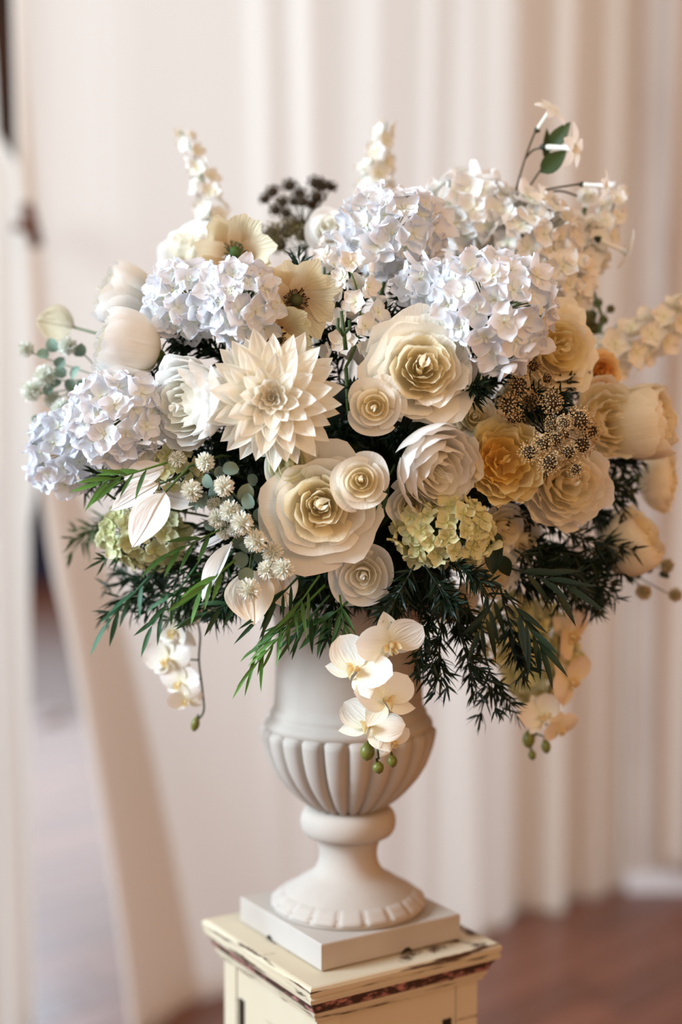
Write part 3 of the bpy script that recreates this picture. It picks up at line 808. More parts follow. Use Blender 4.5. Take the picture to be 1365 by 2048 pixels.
spike((425, 470), (362, 262), 0.07, 0.07, 20, 27, 26, 'slender white flower spike standing at the upper left', sway=0.012)
spike((752, 420), (775, 245), 0.10, 0.10, 20, 31, 30, 'white flower spike rising above the top hydrangea', sway=-0.008)
spike((880, 400), (915, 340), 0.14, 0.14, 6, 22, 24, 'short faint white spike behind the top right hydrangea')
spike((692, 735), (690, 520), -.15, -.15, 22, 30, 42, 'leafy white stock spike with green tip right of the dahlia', srgb(244, 238, 232), name='stock_spike', taper=0.25)
stock = [o for o in COL.objects if o.name.startswith('stock_spike')][-1]
tipv = []
for pts in ([(692, 700), (688, 660), (683, 622)], [(689, 672), (676, 655), (677, 636)], [(688, 668), (700, 655), (699, 640)]):
    tipv.append(tube([stock.matrix_basis.inverted() @ P(x, y, -.205) for x, y in pts], [.0022, .0019, .0015], 6))
for tv in tipv:
    obj('stem_tip', mesh('stem_tip', tv[0], tv[1], M_STEM, tv[2]), stock, color=srgb(52, 74, 38))
spike((640, 560), (665, 480), -0.11, -0.06, 9, 30, 34, 'white stock blossoms left of the top hydrangea', srgb(244, 234, 226), name='stock_spike', taper=0.2)
spike((1130, 540), (1230, 380), 0.02, 0.04, 24, 30, 36, 'white blossom spike leaning right under the trumpet flowers', srgb(246, 243, 238))
spike((1160, 735), (1400, 600), 0.02, 0.04, 34, 33, 38, 'creamy white spike reaching to the right edge', srgb(247, 241, 230), taper=0.25)
spike((1180, 560), (1140, 500), 0.04, 0.04, 6, 26, 30, 'cream blossoms below the right white spike', srgb(247, 241, 230))

# ------------------------------------------------------------------ leaves and greenery
def leaf_mesh(name, L, W, mat, droop=0.25, fold_=0.2, tipw=1.0, nu=4, nv=7, wave=0.0, rnd_=0.0):
    """leaf along +X, unit metres"""
    def fn(u, v):
        if rnd_:
            wp = W * math.sqrt(max(0, 1 - (2 * v - 1) ** 2)) * 1.0 + 0.001 * W
        else:
            wp = W * (math.sin(math.pi * v ** 0.8) ** 0.9) if v < 1 else 0
        return (L * v, u * wp, fold_ * abs(u) * wp - droop * L * v * v + wave * W * math.sin(9 * v + 2 * u))
    V, Fc, UV = surf(nu, nv, fn)
    return mesh(name, V, Fc, mat, UV)
LEAF_LONG = [leaf_mesh('leaf', 1, 0.075, M_LEAF, d, .3, nu=2, nv=6) for d in (.05, .15, .28)]
LEAF_ROUND = leaf_mesh('leaf', 1, 0.44, M_GLAUC, .22, .40, rnd_=1, nv=8)
LEAF_OVAL = [leaf_mesh('leaf', 1, 0.30, M_LEAF, d, .25) for d in (.05, .25)]
def dirframe(p, x, up, s):
    x = Vector(x).normalized(); y = Vector(up).cross(x)
    if y.length < 1e-4: y = x.orthogonal()
    y.normalize(); z = x.cross(y)
    M = Matrix((x, y, z)).transposed().to_4x4()
    return Matrix.Translation(p) @ M @ Matrix.Scale(s, 4)

G_DARK = srgb(26, 46, 28); G_MID = srgb(38, 70, 32); G_BRIGHT = srgb(88, 132, 52); G_BLUE = srgb(60, 108, 78); G_OLIVE = srgb(70, 84, 44)  # leaf greens, each an even tone from dark to bright
def needle_part(pts, n, Lm, W, rd, spread=0.9):
    V, Fc = [], []
    m = len(pts) - 1
    for k in range(n):
        nod = max(3, n // 6)
        f = min(1.0, ((k % nod) + 0.6 + rd.uniform(-.12, .12)) / nod * 0.98 + 0.02)
        i = min(int(f * m), m - 1)
        p = lerp(pts[i], pts[i + 1], f * m - i); t = (pts[i + 1] - pts[i]).normalized()
        s1 = t.orthogonal().normalized(); s2 = t.cross(s1); an = rd.uniform(0, 6.28)
        sp = spread * rd.uniform(.6, 1.15)
        d = (t * math.cos(sp) + (s1 * math.cos(an) + s2 * math.sin(an)) * math.sin(sp)).normalized()
        L = Lm * rd.uniform(.6, 1.15) * lerp(1.0, 0.75, f)
        sd = d.cross(Vector((rd.uniform(-1, 1), rd.uniform(-1, 1), rd.uniform(-1, 1)))).normalized(); up = sd.cross(d)
        bend = rd.uniform(-.34, .34) * L
        q = lambda v: p + d * (L * v) + up * bend * v * v + Vector((0, 0, -0.10 * L * v * v))
        b = len(V)
        V += [q(0), q(.3) + sd * W, q(.3) - sd * W, q(.65) + sd * W * .85 + up * W * .3, q(.65) - sd * W * .85 + up * W * .3, q(1)]
        Fc += [(b, b + 2, b + 1), (b + 1, b + 2, b + 4, b + 3), (b + 3, b + 4, b + 5)]
    return V, Fc
def sprig(p0, p1, Y0, Y1, n, Lpx, label, col=G_DARK, wpx=3.2, sag=0.0, group=None, sub=3, spread=0.9, name='needle_sprig', out=0.0):
    a = P(p0[0], p0[1], Y0); b = P(p1[0], p1[1], Y1)
    t = new_thing(name, label, 'greenery', Matrix.Translation(a), group)
    rd = random.Random(int(p0[0] * 11 + p1[1] * 3 + p1[0])); m = mpp((Y0 + Y1) / 2)
    mid = lerp(a, b, .5) + Vector((0, -out, sag))
    pts = [p - a for p in bez(a, lerp(a, mid, .66), lerp(b, mid, .66), b, 9)]
    sticks = [tube(pts, [lerp(.0016, .0006, i / 9) for i in range(10)], 4)]
    runs = [(pts, n)]
    Ls = (b - a).length
    for k in range(sub):
        f = rd.uniform(.3, .8); i = int(f * 9); tt = (pts[i + 1] - pts[i]).normalized()
        sd = tt.cross(Vector((rd.uniform(-1, 1), rd.uniform(-.4, .4), rd.uniform(-1, 1)))).normalized()
        d = (tt + sd * rd.choice((-1, 1)) * rd.uniform(.4, .9)).normalized()
        L2 = Ls * rd.uniform(.25, .45)
        p2 = [pts[i] + d * (L2 * j / 4) + Vector((0, 0, -0.15 * L2 * (j / 4) ** 2)) for j in range(5)]
        sticks.append(tube(p2, 0.0006, 4)); runs.append((p2, n // 2))
    V, Fc, UV = join(sticks)
    obj('twig', mesh('twig', V, Fc, M_STEM, UV), t, color=(col[0] * .8, col[1] * .8, col[2] * .7, 1))
    VV, FF = [], []
    for pp, k in runs:
        v, f = needle_part(pp, k, Lpx * m, wpx * m, rd, spread)
        bb = len(VV); VV += v; FF += [tuple(i + bb for i in q) for q in f]
    o = obj('needles', mesh('needles', VV, FF, M_LEAF, [(0.5, 0.8)] * len(VV), smooth=False), t, color=col); o['kind'] = 'stuff'
    return t
def leafy(p0, p1, Y0, Y1, n, Lpx, label, col=G_BRIGHT, sag=0.0, group=None, meshes=None, spread=0.6, name='leafy_sprig', out=0.0, wscale=1.0, jit=.32, droop=.12):
    """sprig of long separate leaves"""
    a = P(p0[0], p0[1], Y0); b = P(p1[0], p1[1], Y1)
    t = new_thing(name, label, 'greenery', Matrix.Translation(a), group)
    rd = random.Random(int(p0[0] * 13 + p1[1] * 3 + p1[0])); m = mpp((Y0 + Y1) / 2)
    mid = lerp(a, b, .5) + Vector((0, -out, sag))
    pts = [p - a for p in bez(a, lerp(a, mid, .66), lerp(b, mid, .66), b, 9)]
    V, Fc, UV = tube(pts, [lerp(.0016, .0006, i / 9) for i in range(10)], 4)
    obj('twig', mesh('twig', V, Fc, M_STEM, UV), t, color=(col[0] * .7, col[1] * .7, col[2] * .6, 1))
    meshes = meshes or LEAF_LONG
    for k in range(n):
        f = min(1, 0.22 + 0.78 * (k + 1) / n); i = min(int(f * 9), 8)
        p = lerp(pts[i], pts[i + 1], f * 9 - i); tt = (pts[i + 1] - pts[i]).normalized()
        sd = tt.cross(Vector((0, -1, 0.15))).normalized() * (1 if k % 2 else -1)
        sp = spread * rd.uniform(.6, 1.2) * (0.15 if k == n - 1 else 1)
        d = (tt * math.cos(sp) + sd * math.sin(sp) + Vector((rd.uniform(-jit, jit) * .5, rd.uniform(-jit * 1.6, jit * .6), rd.uniform(-jit, jit * .5) - droop))).normalized()
        s = Lpx * m * rd.uniform(.7, 1.1)
        kk = rd.uniform(.65, 1.15)
        me = meshes[rd.randrange(len(meshes))]
        obj('leaf', me, t, dirframe(p, d, Vector((rd.uniform(-.5, .5), -0.8, 0.5)), s) @ Matrix.Diagonal((1, wscale, 1, 1)), (col[0] * kk, col[1] * kk, col[2] * kk, 1))
    return t
# lower left mass
LL = [((330, 1010), (145, 1065), -.06, .03, G_OLIVE, 'blurred needle sprig poking out farthest left below the white hydrangea'),
      ((330, 960), (165, 960), -.13, -.09, G_DARK, 'dark needle sprig below the left white hydrangea'),
      ((430, 1110), (205, 1180), -.10, -.02, G_DARK, 'needle sprig spreading left under the felted leaves'),
      ((460, 1120), (255, 1225), -.11, -.07, G_DARK, 'dark needle sprig drooping at the lower left'),
      ((470, 1100), (330, 1245), -.12, -.10, G_MID, 'green needle sprig drooping above the left orchids'),
      ((420, 1040), (225, 1120), -.10, -.08, G_MID, 'needle sprig crossing behind the pale lime hydrangea'),
      ((520, 1120), (420, 1235), -.13, -.13, G_DARK, 'dark needle sprig below the pompom flowers')]
LL += [((520, 1090), (300, 1150), -.09, -.10, G_DARK, 'dense dark needle sprig behind the curled felted leaf'),
       ((540, 1130), (360, 1200), -.09, -.11, G_DARK, 'shadowed needle sprig above the left orchid spray'),
       ((500, 1060), (270, 1170), -.07, -.06, G_DARK, 'deep green needle sprig under the pale lime hydrangea'),
       ((560, 1150), (450, 1215), -.11, -.13, G_DARK, 'dark needle sprig behind the broad cream leaf')]
for p0, p1, y0, y1, c, lb in LL:
    sprig(p0, p1, y0, y1, 38, 56, lb, c, sub=4, wpx=2.9, spread=.9)
leafy((335, 925), (205, 965), -.20, -.22, 8, 88, 'bright green bamboo-like leaves below the left white hydrangea', G_BRIGHT, spread=.5)
leafy((460, 1050), (345, 1105), -.19, -.22, 6, 80, 'narrow green leaves beside the white pompoms', srgb(66, 104, 40), spread=.5)
leafy((470, 1120), (395, 1185), -.20, -.23, 6, 84, 'bright narrow leaves crossing the curled felted leaf', G_BRIGHT, spread=.5)
leafy((320, 1130), (215, 1245), -.10, -.12, 7, 74, 'bluish green thin leaves hanging at the lower left', G_BLUE, spread=.35)
leafy((395, 1130), (305, 1250), -.12, -.14, 7, 80, 'green strap leaves drooping left of the curled felted leaf', srgb(52, 100, 56), spread=.4)
leafy((520, 1180), (405, 1230), -.17, -.19, 5, 90, 'dark strap leaves spread above the left orchid spray', srgb(36, 66, 36), spread=.45)
leafy((650, 1170), (515, 1300), -.17, -.17, 13, 78, 'green bamboo-like sprig hanging left over the urn neck', srgb(76, 120, 48), spread=.5, out=.02, wscale=.7, jit=.45)
leafy((660, 1190), (585, 1275), -.17, -.17, 9, 86, 'dark leaf sprig hanging over the urn rim', srgb(44, 84, 44), spread=.5, wscale=.75, jit=.45)
leafy((600, 1225), (498, 1345), -.18, -.185, 8, 74, 'bright green narrow leaves hanging lowest left of the urn neck', srgb(98, 148, 58), spread=.4, wscale=.7, jit=.35)
leafy((640, 1150), (565, 1255), -.18, -.19, 9, 74, 'bright green sprig drooping in front of the urn shoulder', srgb(82, 126, 58), spread=.7, wscale=.75, jit=.6)
leafy((610, 1140), (520, 1235), -.18, -.19, 9, 80, 'dark narrow leaves drooping below the broad cream leaf', srgb(34, 72, 38), spread=.6, wscale=.75, jit=.5)
leafy((680, 1190), (690, 1260), -.18, -.185, 7, 66, 'short green sprig hanging under the lowest rose', srgb(60, 104, 44), spread=.6, wscale=.75, jit=.5)
leafy((700, 1200), (640, 1250), -.17, -.16, 7, 80, 'mid green leaf sprig beside the lowest rose', srgb(70, 112, 56), spread=.6)
leafy((620, 1090), (560, 1190), -.16, -.15, 10, 76, 'deep green leaves under the largest rose', srgb(30, 64, 40), spread=.7)
for p0, p1, y0, y1, c, lb in [((680, 1110), (590, 1200), -.13, -.16, G_DARK, 'dark needle sprig beneath the largest rose'),
      ((690, 1130), (650, 1270), -.13, -.15, G_DARK, 'dark needle sprig hanging left of the lowest rose'),
      ((560, 1080), (500, 1210), -.12, -.14, G_DARK, 'shadowed needle sprig behind the pompom flowers')]:
    sprig(p0, p1, y0, y1, 42, 52, lb, c, sub=4, wpx=2.9, spread=.9)
# lower right mass
LR = [((830, 1130), (772, 1232), -.19, -.20, 60, 'dark needle sprig curling beside the lowest rose'),
      ((870, 1110), (985, 1165), -.185, -.20, 54, 'dark star-like needle sprig over the half covered cream rose'),
      ((850, 1130), (905, 1215), -.185, -.20, 56, 'dark needle sprig below the lime cluster'),
      ((890, 1200), (870, 1390), -.15, -.16, 60, 'dark needle sprig hanging lowest beside the urn neck'),
      ((900, 1190), (955, 1390), -.15, -.15, 60, 'needle sprig hanging between urn neck and lower lime hydrangea'),
      ((930, 1190), (1010, 1430), -.14, -.12, 58, 'long needle sprig hanging at the lower right of the urn'),
      ((880, 1180), (830, 1330), -.16, -.18, 48, 'fine needle sprig beside the upper orchid bloom'),
      ((1000, 1170), (1040, 1330), -.15, -.14, 62, 'dark needle sprig in front of the lower lime hydrangea'),
      ((1030, 1100), (1170, 1180), -.13, -.10, 62, 'dark needle sprig under the cream peony'),
      ((1060, 1080), (1225, 1190), -.10, -.05, 62, 'dark needle sprig beside the lower right peony'),
      ((1080, 1040), (1240, 1110), -.10, -.05, 58, 'dark needle sprig between the right cream peonies'),
      ((1100, 1130), (1190, 1215), -.07, -.03, 62, 'blurred dark needle sprig at the lower right'),
      ((1120, 960), (1270, 990), -.06, -.02, 56, 'shadowed needle sprig behind the cream peony'),
      ((1140, 930), (1290, 920), -.03, -.02, 56, 'dark needle sprig between the right edge peonies')]
LR += [((1000, 1060), (1120, 1130), -.06, -.09, 56, 'deep dark needles below the cream peony'),
       ((1040, 1050), (1200, 1140), -.03, -.06, 56, 'blackish needles between the two lower right peonies'),
       ((980, 1110), (1090, 1190), -.06, -.10, 60, 'dense dark needles above the lower lime hydrangea'),
       ((1100, 1080), (1230, 1170), -.02, -.04, 56, 'dark blurred needles left of the lower right peony'),
       ((860, 1140), (940, 1240), -.10, -.13, 58, 'dark needles around the hidden cream rose'),
       ((1160, 1000), (1240, 1060), -.02, -.04, 50, 'dark needles under the right edge peonies'),
       ((800, 1120), (850, 1220), -.10, -.15, 56, 'dark needles between the lowest rose and the urn orchids')]
for p0, p1, y0, y1, L, lb in LR:
    sprig(p0, p1, y0, y1, 44, L * .92, lb, srgb(24, 40, 26), sub=5, wpx=2.7, spread=.95)
leafy((1000, 1130), (1130, 1170), -.16, -.17, 8, 100, 'dark long leaves fanning right under the cream peony', srgb(26, 42, 28), spread=.45)
leafy((1010, 1180), (1080, 1290), -.16, -.18, 8, 104, 'dark long leaves in front of the lower lime hydrangea', srgb(26, 46, 28), spread=.4)
leafy((1000, 1170), (960, 1260), -.15, -.16, 8, 84, 'dark serrated foliage above the lower lime hydrangea', srgb(24, 40, 24), spread=.7)
leafy((960, 1020), (1000, 1110), -.17, -.17, 3, 62, 'dark leaf beside the lime cluster', srgb(28, 44, 26), meshes=LEAF_OVAL, spread=.3)
# sprigs between flowers
leafy((790, 930), (762, 985), -.18, -.19, 3, 70, 'green rosebud leaves left of the white peony', srgb(52, 84, 36), spread=.3)
leafy((255, 560), (318, 590), -.02, -.02, 4, 44, 'green leaf tuft between the upper left peonies', srgb(80, 92, 46), meshes=LEAF_OVAL, spread=.8)
for p0, p1, y0, y1, lb in [((880, 800), (960, 770), -.15, -.19, 'dark needle tuft below the sharp white hydrangea'),
      ((1000, 830), (1130, 790), -.12, -.16, 'dark needle tuft among the brown seed clusters'),
      ((760, 880), (830, 860), -.14, -.18, 'dark needles between the ruffled rose and white peony'),
      ((680, 840), (690, 880), -.13, -.17, 'dark needles in the gap right of the dahlia'),
      ((860, 660), (800, 575), -.10, -.11, 'dark needles below the top hydrangea'),
      ((420, 700), (330, 660), -.09, -.13, 'dark needles below the upper left hydrangeas'),
      ((420, 880), (480, 900), -.13, -.15, 'dark needles above the pompom flowers'),
      ((1150, 800), (1215, 760), -.05, -.03, 'dark needles right of the brown seed clusters')]:
    sprig(p0, p1, y0, y1, 60, 44, lb, srgb(26, 44, 28), sub=4)
FILL = 'dark green needle sprig filling a gap deep inside the bouquet'
rf = random.Random(77)
for k in range(54):
    a = k * 2.39996; rr_ = math.sqrt((k + .5) / 54)
    px = 700 + 520 * rr_ * math.cos(a); py = 845 + 360 * rr_ * math.sin(a)
    if py < 560 and (px < 430 or px > 1050): continue
    Y = dome(px, py) + 0.055
    q0 = (lerp(700, px, .55), lerp(900, py, .55))
    sprig(q0, (px, py), dome(*q0) * .4, Y, 60, 50, FILL, srgb(24, 42, 26), sub=4, group='needle sprigs inside the bouquet')

# ------------------------------------------------------------------ white felted leaves
def felt_leaf(p0, p1, Y0, Y1, wpx, label, col=srgb(240, 238, 238), droop=0.0, up=(0.2, -1, 0.2), fold_=.22, wave=0.05):
    a = P(p0[0], p0[1], Y0); b = P(p1[0], p1[1], Y1)
    L = (b - a).length; W = wpx * mpp(Y0) / 2
    t = new_thing('felted_leaf', label, 'leaf', Matrix.Translation(a))
    def fn(u, v):
        wp = W * (math.sin(math.pi * v ** 0.85) ** 0.75) if v < 1 else 0
        return (L * v, u * wp, fold_ * abs(u) * wp + droop * L * math.sin(math.pi * v) + wave * W * math.sin(7 * v + 1.5 * u))
    V, Fc, UV = surf(8, 14, fn)
    M = dirframe(Vector(), b - a, Vector(up), 1)
    obj('blade', mesh('blade', V, Fc, M_FELT, UV), t, M, col)
    V, Fc, UV = tube([Vector(fn(0, v / 10)) + Vector((0, 0, 0.0004)) for v in range(11)], [lerp(.0016, .0008, v / 10) for v in range(11)], 5)
    obj('midrib', mesh('midrib', V, Fc, M_FELT, UV), t, M, (col[0] * .92, col[1] * .9, col[2] * .88, 1))
    stem_to_urn(t, a, (b - a).normalized(), 0.0014)
felt_leaf((330, 985), (266, 1096), -.20, -.225, 82, 'large white felted leaf pointing down at the left', up=(-.45, -1, .1))
felt_leaf((318, 968), (222, 1022), -.175, -.185, 52, 'narrow white felted leaf behind the large one', up=(.1, -.7, .6), fold_=.5)
felt_leaf((400, 1005), (318, 985), -.175, -.165, 64, 'greyish felted leaf right of the large white one', srgb(222, 218, 216), up=(0, -.7, .5))
felt_leaf((465, 1085), (406, 1204), -.195, -.22, 58, 'curled white felted leaf below the pompom flowers', up=(-.9, -.8, .1), fold_=.5)
felt_leaf((460, 1070), (395, 1100), -.18, -.18, 34, 'small edge-on felted leaf above the curled one', srgb(225, 220, 222), up=(0, -.4, 1))
felt_leaf((500, 1140), (510, 1250), -.185, -.20, 104, 'broad cream felted leaf hanging below the pompoms', srgb(244, 232, 214), up=(-.2, -1, -.1), fold_=.35)
felt_leaf((548, 1130), (575, 1215), -.165, -.165, 74, 'pale felted leaf tucked behind the hanging green sprig', srgb(236, 226, 214), up=(.1, -1, .1))
felt_leaf((150, 655), (72, 640), -.0, -.0, 74, 'pale green veined petal on a thin stem at the far left', srgb(204, 196, 170), up=(.1, -1, .1), fold_=.4)
felt_leaf((250, 960), (330, 935), -.17, -.17, 56, 'white petal-like leaf under the left hydrangea', up=(0, -1, .4))
# ------------------------------------------------------------------ pompom sprays
def pompom_mesh():
    rd = random.Random(5); V, Fc, UV = ball(8, 6)
    V = [Vector(v) * .5 for v in V]; UV = [(.5, .1)] * len(V)
    n = 210
    for k in range(n):
        z = 1 - 1.75 * (k + .5) / n; a = k * 2.39996; r = math.sqrt(max(0, 1 - z * z))
        d = Vector((r * math.cos(a), r * math.sin(a), z)) + Vector((rd.uniform(-.12, .12), rd.uniform(-.12, .12), rd.uniform(-.12, .12)))
        d.normalize(); s = d.orthogonal().normalized(); s.rotate(Quaternion(d, rd.uniform(0, 6.28))); L = rd.uniform(.85, 1.08)
        s2 = d.cross(s); b = len(V)
        w_ = 0.075
        V += [d * .42, d * L * .72 + s * w_, d * L * .72 - s * w_, d * L + s * w_ * .8 + s2 * .05, d * L - s * w_ * .8 + s2 * .05]
        UV += [(.5, 0), (.2, .7), (.8, .7), (.2, 1), (.8, 1)]
        Fc += [(b, b + 2, b + 1), (b + 1, b + 2, b + 4, b + 3)]
    return mesh('pompom', V, Fc, M_POM, UV, smooth=False)
M_POM = petal_mat('pompom_petal', srgb(150, 156, 108), 0.6, 1.4, trans=0.2, vein=0)
POM = pompom_mesh()
CAL = mesh('calyx', *(lambda q: ([(v[0], v[1], v[2]) for v in q[0]], q[1]))(lathe([(.1, -1.1), (.35, -.85), (.5, -.5), (.1, -.4)], 7)), M_STEM)
def pompom_spray(base, Yb, heads, leaves, label, pcol, lcol, scol):
    a = P(base[0], base[1], Yb)
    t = new_thing('pompom_spray', label, 'flower spray', Matrix.Translation(a))
    rd = random.Random(int(base[0])); sticks = []
    for (px, py, rpx, dy) in heads:
        Y = Yb + dy; c = P(px, py, Y) - a; s = rpx * mpp(Y)
        n = (c.normalized() * 0.5 + Vector((rd.uniform(-.3, .3), -0.8, rd.uniform(-.2, .4)))).normalized()
        k = rd.uniform(.9, 1.03)
        h = obj('pompom', POM, t, frame(c, n, s, rd.uniform(0, 6)), (pcol[0] * k, pcol[1] * k, pcol[2] * k, 1))
        obj('calyx', CAL, h, None, scol)
        sticks.append(tube(bez(Vector(), c * .35 + Vector((0, .02, .0)), c - n * s * 2.2, c - n * s * .8, 6), 0.0008, 4))
    V, Fc, UV = join(sticks)
    obj('stalks', mesh('stalks', V, Fc, M_STEM, UV), t, color=scol)['kind'] = 'stuff'
    for (px, py, lpx, ang_, dy) in leaves:
        Y = Yb + dy; c = P(px, py, Y) - a; s = lpx * mpp(Y)
        d = Vector((math.cos(ang_), rd.uniform(-.5, .1), math.sin(ang_)))
        k = rd.uniform(.8, 1.15)
        obj('leaf', LEAF_ROUND, t, dirframe(c - d * s * .5, d, Vector((rd.uniform(-.9, .9), -1, rd.uniform(-.3, 1.0))), s), (lcol[0] * k, lcol[1] * k, lcol[2] * k, 1))
    stem_to_urn(t, a, Vector((-0.5, -.6, -.2)).normalized(), 0.0016, scol)
    return t
GL = srgb(122, 140, 124); GS = srgb(96, 122, 92)
heads = [(410, 924, 20, .0), (448, 972, 22, -.02), (384, 982, 23, .0), (460, 1022, 23, -.01), (484, 1046, 24, -.02), (434, 1036, 20, .0), (448, 1062, 18, .005), (512, 1082, 24, -.015), (545, 1105, 22, -.005),
         (534, 1140, 21, -.01), (566, 1139, 23, -.015), (498, 1180, 25, -.02), (430, 1010, 17, .01), (355, 918, 18, .02), (470, 1060, 16, .0)]
leaves = [(492, 985, 38, 1.2, -.02), (497, 1002, 34, 2.2, -.025), (462, 938, 34, .2, -.01), (416, 962, 30, 2.2, -.01), (405, 1000, 34, 4.4, 0), (478, 1025, 30, 1, 0), (528, 1000, 30, .8, .01), (520, 1030, 30, 5, .01), (495, 1095, 34, 2.6, 0), (482, 1120, 36, 4.0, -.005),
          (492, 1150, 34, .5, -.015), (560, 1080, 28, 1.5, .01), (420, 1050, 26, 3.4, .01), (440, 945, 26, 1.8, .0), (505, 960, 26, 5.4, .02), (575, 1112, 28, .3, .005), (430, 985, 30, .4, .01), (505, 1060, 28, 0.2, .01), (478, 1085, 30, 3.0, .01), (520, 1115, 30, 5.5, .01), (455, 1000, 28, 3.9, .0), (388, 1010, 24, 4.0, .01)]
pompom_spray((520, 1050), -.14, [(x, y, r, d - .055) for x, y, r, d in heads], [(x, y, l, a, d - .05) for x, y, l, a, d in leaves], 'sharp white pompom flowers with round grey-green leaves left of the largest rose', srgb(244, 242, 232), GL, GS)
heads = [(52, 698, 17, .0), (135, 692, 20, -.01), (90, 752, 24, .0), (62, 782, 22, .0), (125, 820, 24, -.02), (150, 790, 18, .01), (105, 800, 18, .01)]
leaves = [(105, 690, 30, 2, 0), (85, 708, 26, 3, 0), (160, 700, 30, 1, 0), (120, 745, 28, 2.6, 0), (150, 745, 30, 4, 0), (165, 770, 28, .4, 0), (110, 768, 26, 3.6, 0), (75, 840, 26, 3.2, 0), (140, 770, 26, 5, 0), (120, 725, 26, .8, 0), (95, 780, 24, 4, 0), (70, 865, 28, 3, .01)]
pompom_spray((215, 760), -.03, heads, leaves, 'blurred white pompom flowers at the far left edge', srgb(236, 238, 230), srgb(140, 166, 148), srgb(110, 140, 108))
heads = [(1312, 1098, 18, 0), (1335, 1132, 16, 0), (1288, 1184, 17, -.01), (1352, 1190, 15, 0)]
leaves = [(1275, 1150, 20, 2, 0), (1330, 1150, 24, 0, 0), (1300, 1140, 16, 4, 0), (1262, 1158, 18, 3.2, 0)]
pompom_spray((1235, 1130), .02, heads, leaves, 'blurred brownish pompom heads at the lower right edge', srgb(196, 180, 146), srgb(62, 66, 46), srgb(60, 60, 40))
heads = [(1196, 606, 11, 0), (1222, 618, 9, 0), (1208, 640, 10, 0), (1175, 640, 20, 0), (1168, 668, 22, 0), (1190, 660, 16, 0)]
leaves = [(1185, 630, 24, 1.3, 0), (1165, 650, 28, 1.8, 0), (1180, 690, 30, 4.6, 0), (1200, 675, 24, .5, 0), (1160, 690, 26, 3.8, 0), (1230, 665, 20, 1, 0)]
pompom_spray((1165, 700), .05, heads, leaves, 'blurred olive seed heads behind the golden rose', srgb(128, 122, 78), srgb(70, 76, 50), srgb(84, 90, 54))

# ------------------------------------------------------------------ brown umbels
M_CORE = plain('seed_core', srgb(52, 40, 24), 0.9)
def umbellet_mesh(seed):
    rd = random.Random(seed); prt = []
    V, Fc, _ = ball(8, 6)
    prt.append(([(v[0] * .6, v[1] * .6, v[2] * .45) for v in V], Fc, None)); ncore = len(Fc)
    n = 130
    for k in range(n):
        z = 1 - 1.35 * (k + .5) / n; a = k * 2.39996 + rd.uniform(-.2, .2); r = math.sqrt(max(0, 1 - z * z))
        q = rd.uniform(.72, 1.06); d = Vector((r * math.cos(a) * q, r * math.sin(a) * q, z * .8 * q))
        s = rd.uniform(.05, .10)
        V = [d + Vector(g) * s for g in ((1, 0, 0), (-1, 0, 0), (0, 1, 0), (0, -1, 0), (0, 0, 1), (0, 0, -1))]
        prt.append((V, [(0, 2, 4), (2, 1, 4), (1, 3, 4), (3, 0, 4), (2, 0, 5), (1, 2, 5), (3, 1, 5), (0, 3, 5)], None))
        if k % 4 == 0:
            tb = tube([d * .4, d], 0.016, 3, cap=False); prt.append((tb[0], tb[1], None))
    V, Fc, UV = join(prt)
    me = mesh('umbellet', V, Fc, M_BEAD, UV, smooth=False)
    me.materials.append(M_CORE)
    me.polygons.foreach_set('material_index', [1] * ncore + [0] * (len(Fc) - ncore))
    return me
UMB = [umbellet_mesh(s) for s in range(3)]
def umbel(base, Yb, heads, label, col, scol, grow=1.0):
    a = P(base[0], base[1], Yb)
    t = new_thing('seed_umbel', label, 'seed head', Matrix.Translation(a))
    rd = random.Random(int(base[1])); sticks = []
    for (px, py, rpx, dy, fx, fy) in heads:
        Y = Yb + dy; c = P(px, py, Y) - a; s = rpx * mpp(Y)
        n = facing(fx, fy); k = rd.uniform(.75, 1.15); s *= grow
        obj('umbellet', UMB[rd.randrange(3)], t, frame(c, n, s, rd.uniform(0, 6)), (col[0] * k, col[1] * k, col[2] * k, 1))
        sticks.append(tube(bez(Vector(), c * .4 + Vector((0, 0, .0)), c - n * s * 2.0, c - n * s * .85, 6), 0.0009, 4))
    V, Fc, UV = join(sticks)
    obj('rays', mesh('rays', V, Fc, M_STEM, UV), t, color=scol)['kind'] = 'stuff'
    stem_to_urn(t, a, Vector((0, -.3, .5)).normalized(), 0.0018, scol)
BR = srgb(190, 160, 116); BG = srgb(58, 54, 32)
umbel((1090, 870), -.15, [(1068, 732, 20, -.0, .3, -.5), (1095, 757, 18, 0, .9, 0), (1040, 770, 26, -.03, -.3, -.2), (1020, 812, 28, -.03, -.5, 0), (1062, 800, 22, .0, .1, -.3), (1104, 804, 26, -.03, .1, -.1), (1030, 836, 20, -.02, -.5, .3),
      (1106, 850, 19, -.04, -.1, 0), (1130, 846, 19, -.045, .1, 0), (1160, 840, 30, -.03, .3, -.2), (1180, 862, 30, -.02, .6, .1), (1165, 890, 28, -.03, .4, .4), (1085, 888, 24, -.045, -.3, .3), (1060, 905, 24, -.045, -.5, .4), (1112, 880, 22, -.04, 0, .2),
      (1100, 925, 27, -.05, 0, .6), (1138, 905, 22, -.045, .2, .4), (1153, 938, 20, -.05, .3, .7), (1128, 868, 20, -.03, 0, 0)], 'brown seed umbel in sharp focus at the right of the bouquet', BR, BG)
umbel((612, 500), .03, [(545, 470, 24, 0, -.5, -.9), (575, 462, 22, -.01, -.3, -.9), (605, 470, 20, -.02, 0, -.9), (640, 445, 20, 0, .3, -.9), (560, 490, 18, -.02, -.4, -.6), (590, 455, 22, .01, -.2, -1), (625, 470, 18, -.01, .3, -.9)], 'lower olive brown umbel at the top left of the bouquet', srgb(104, 90, 50), srgb(72, 74, 40), 1.25)
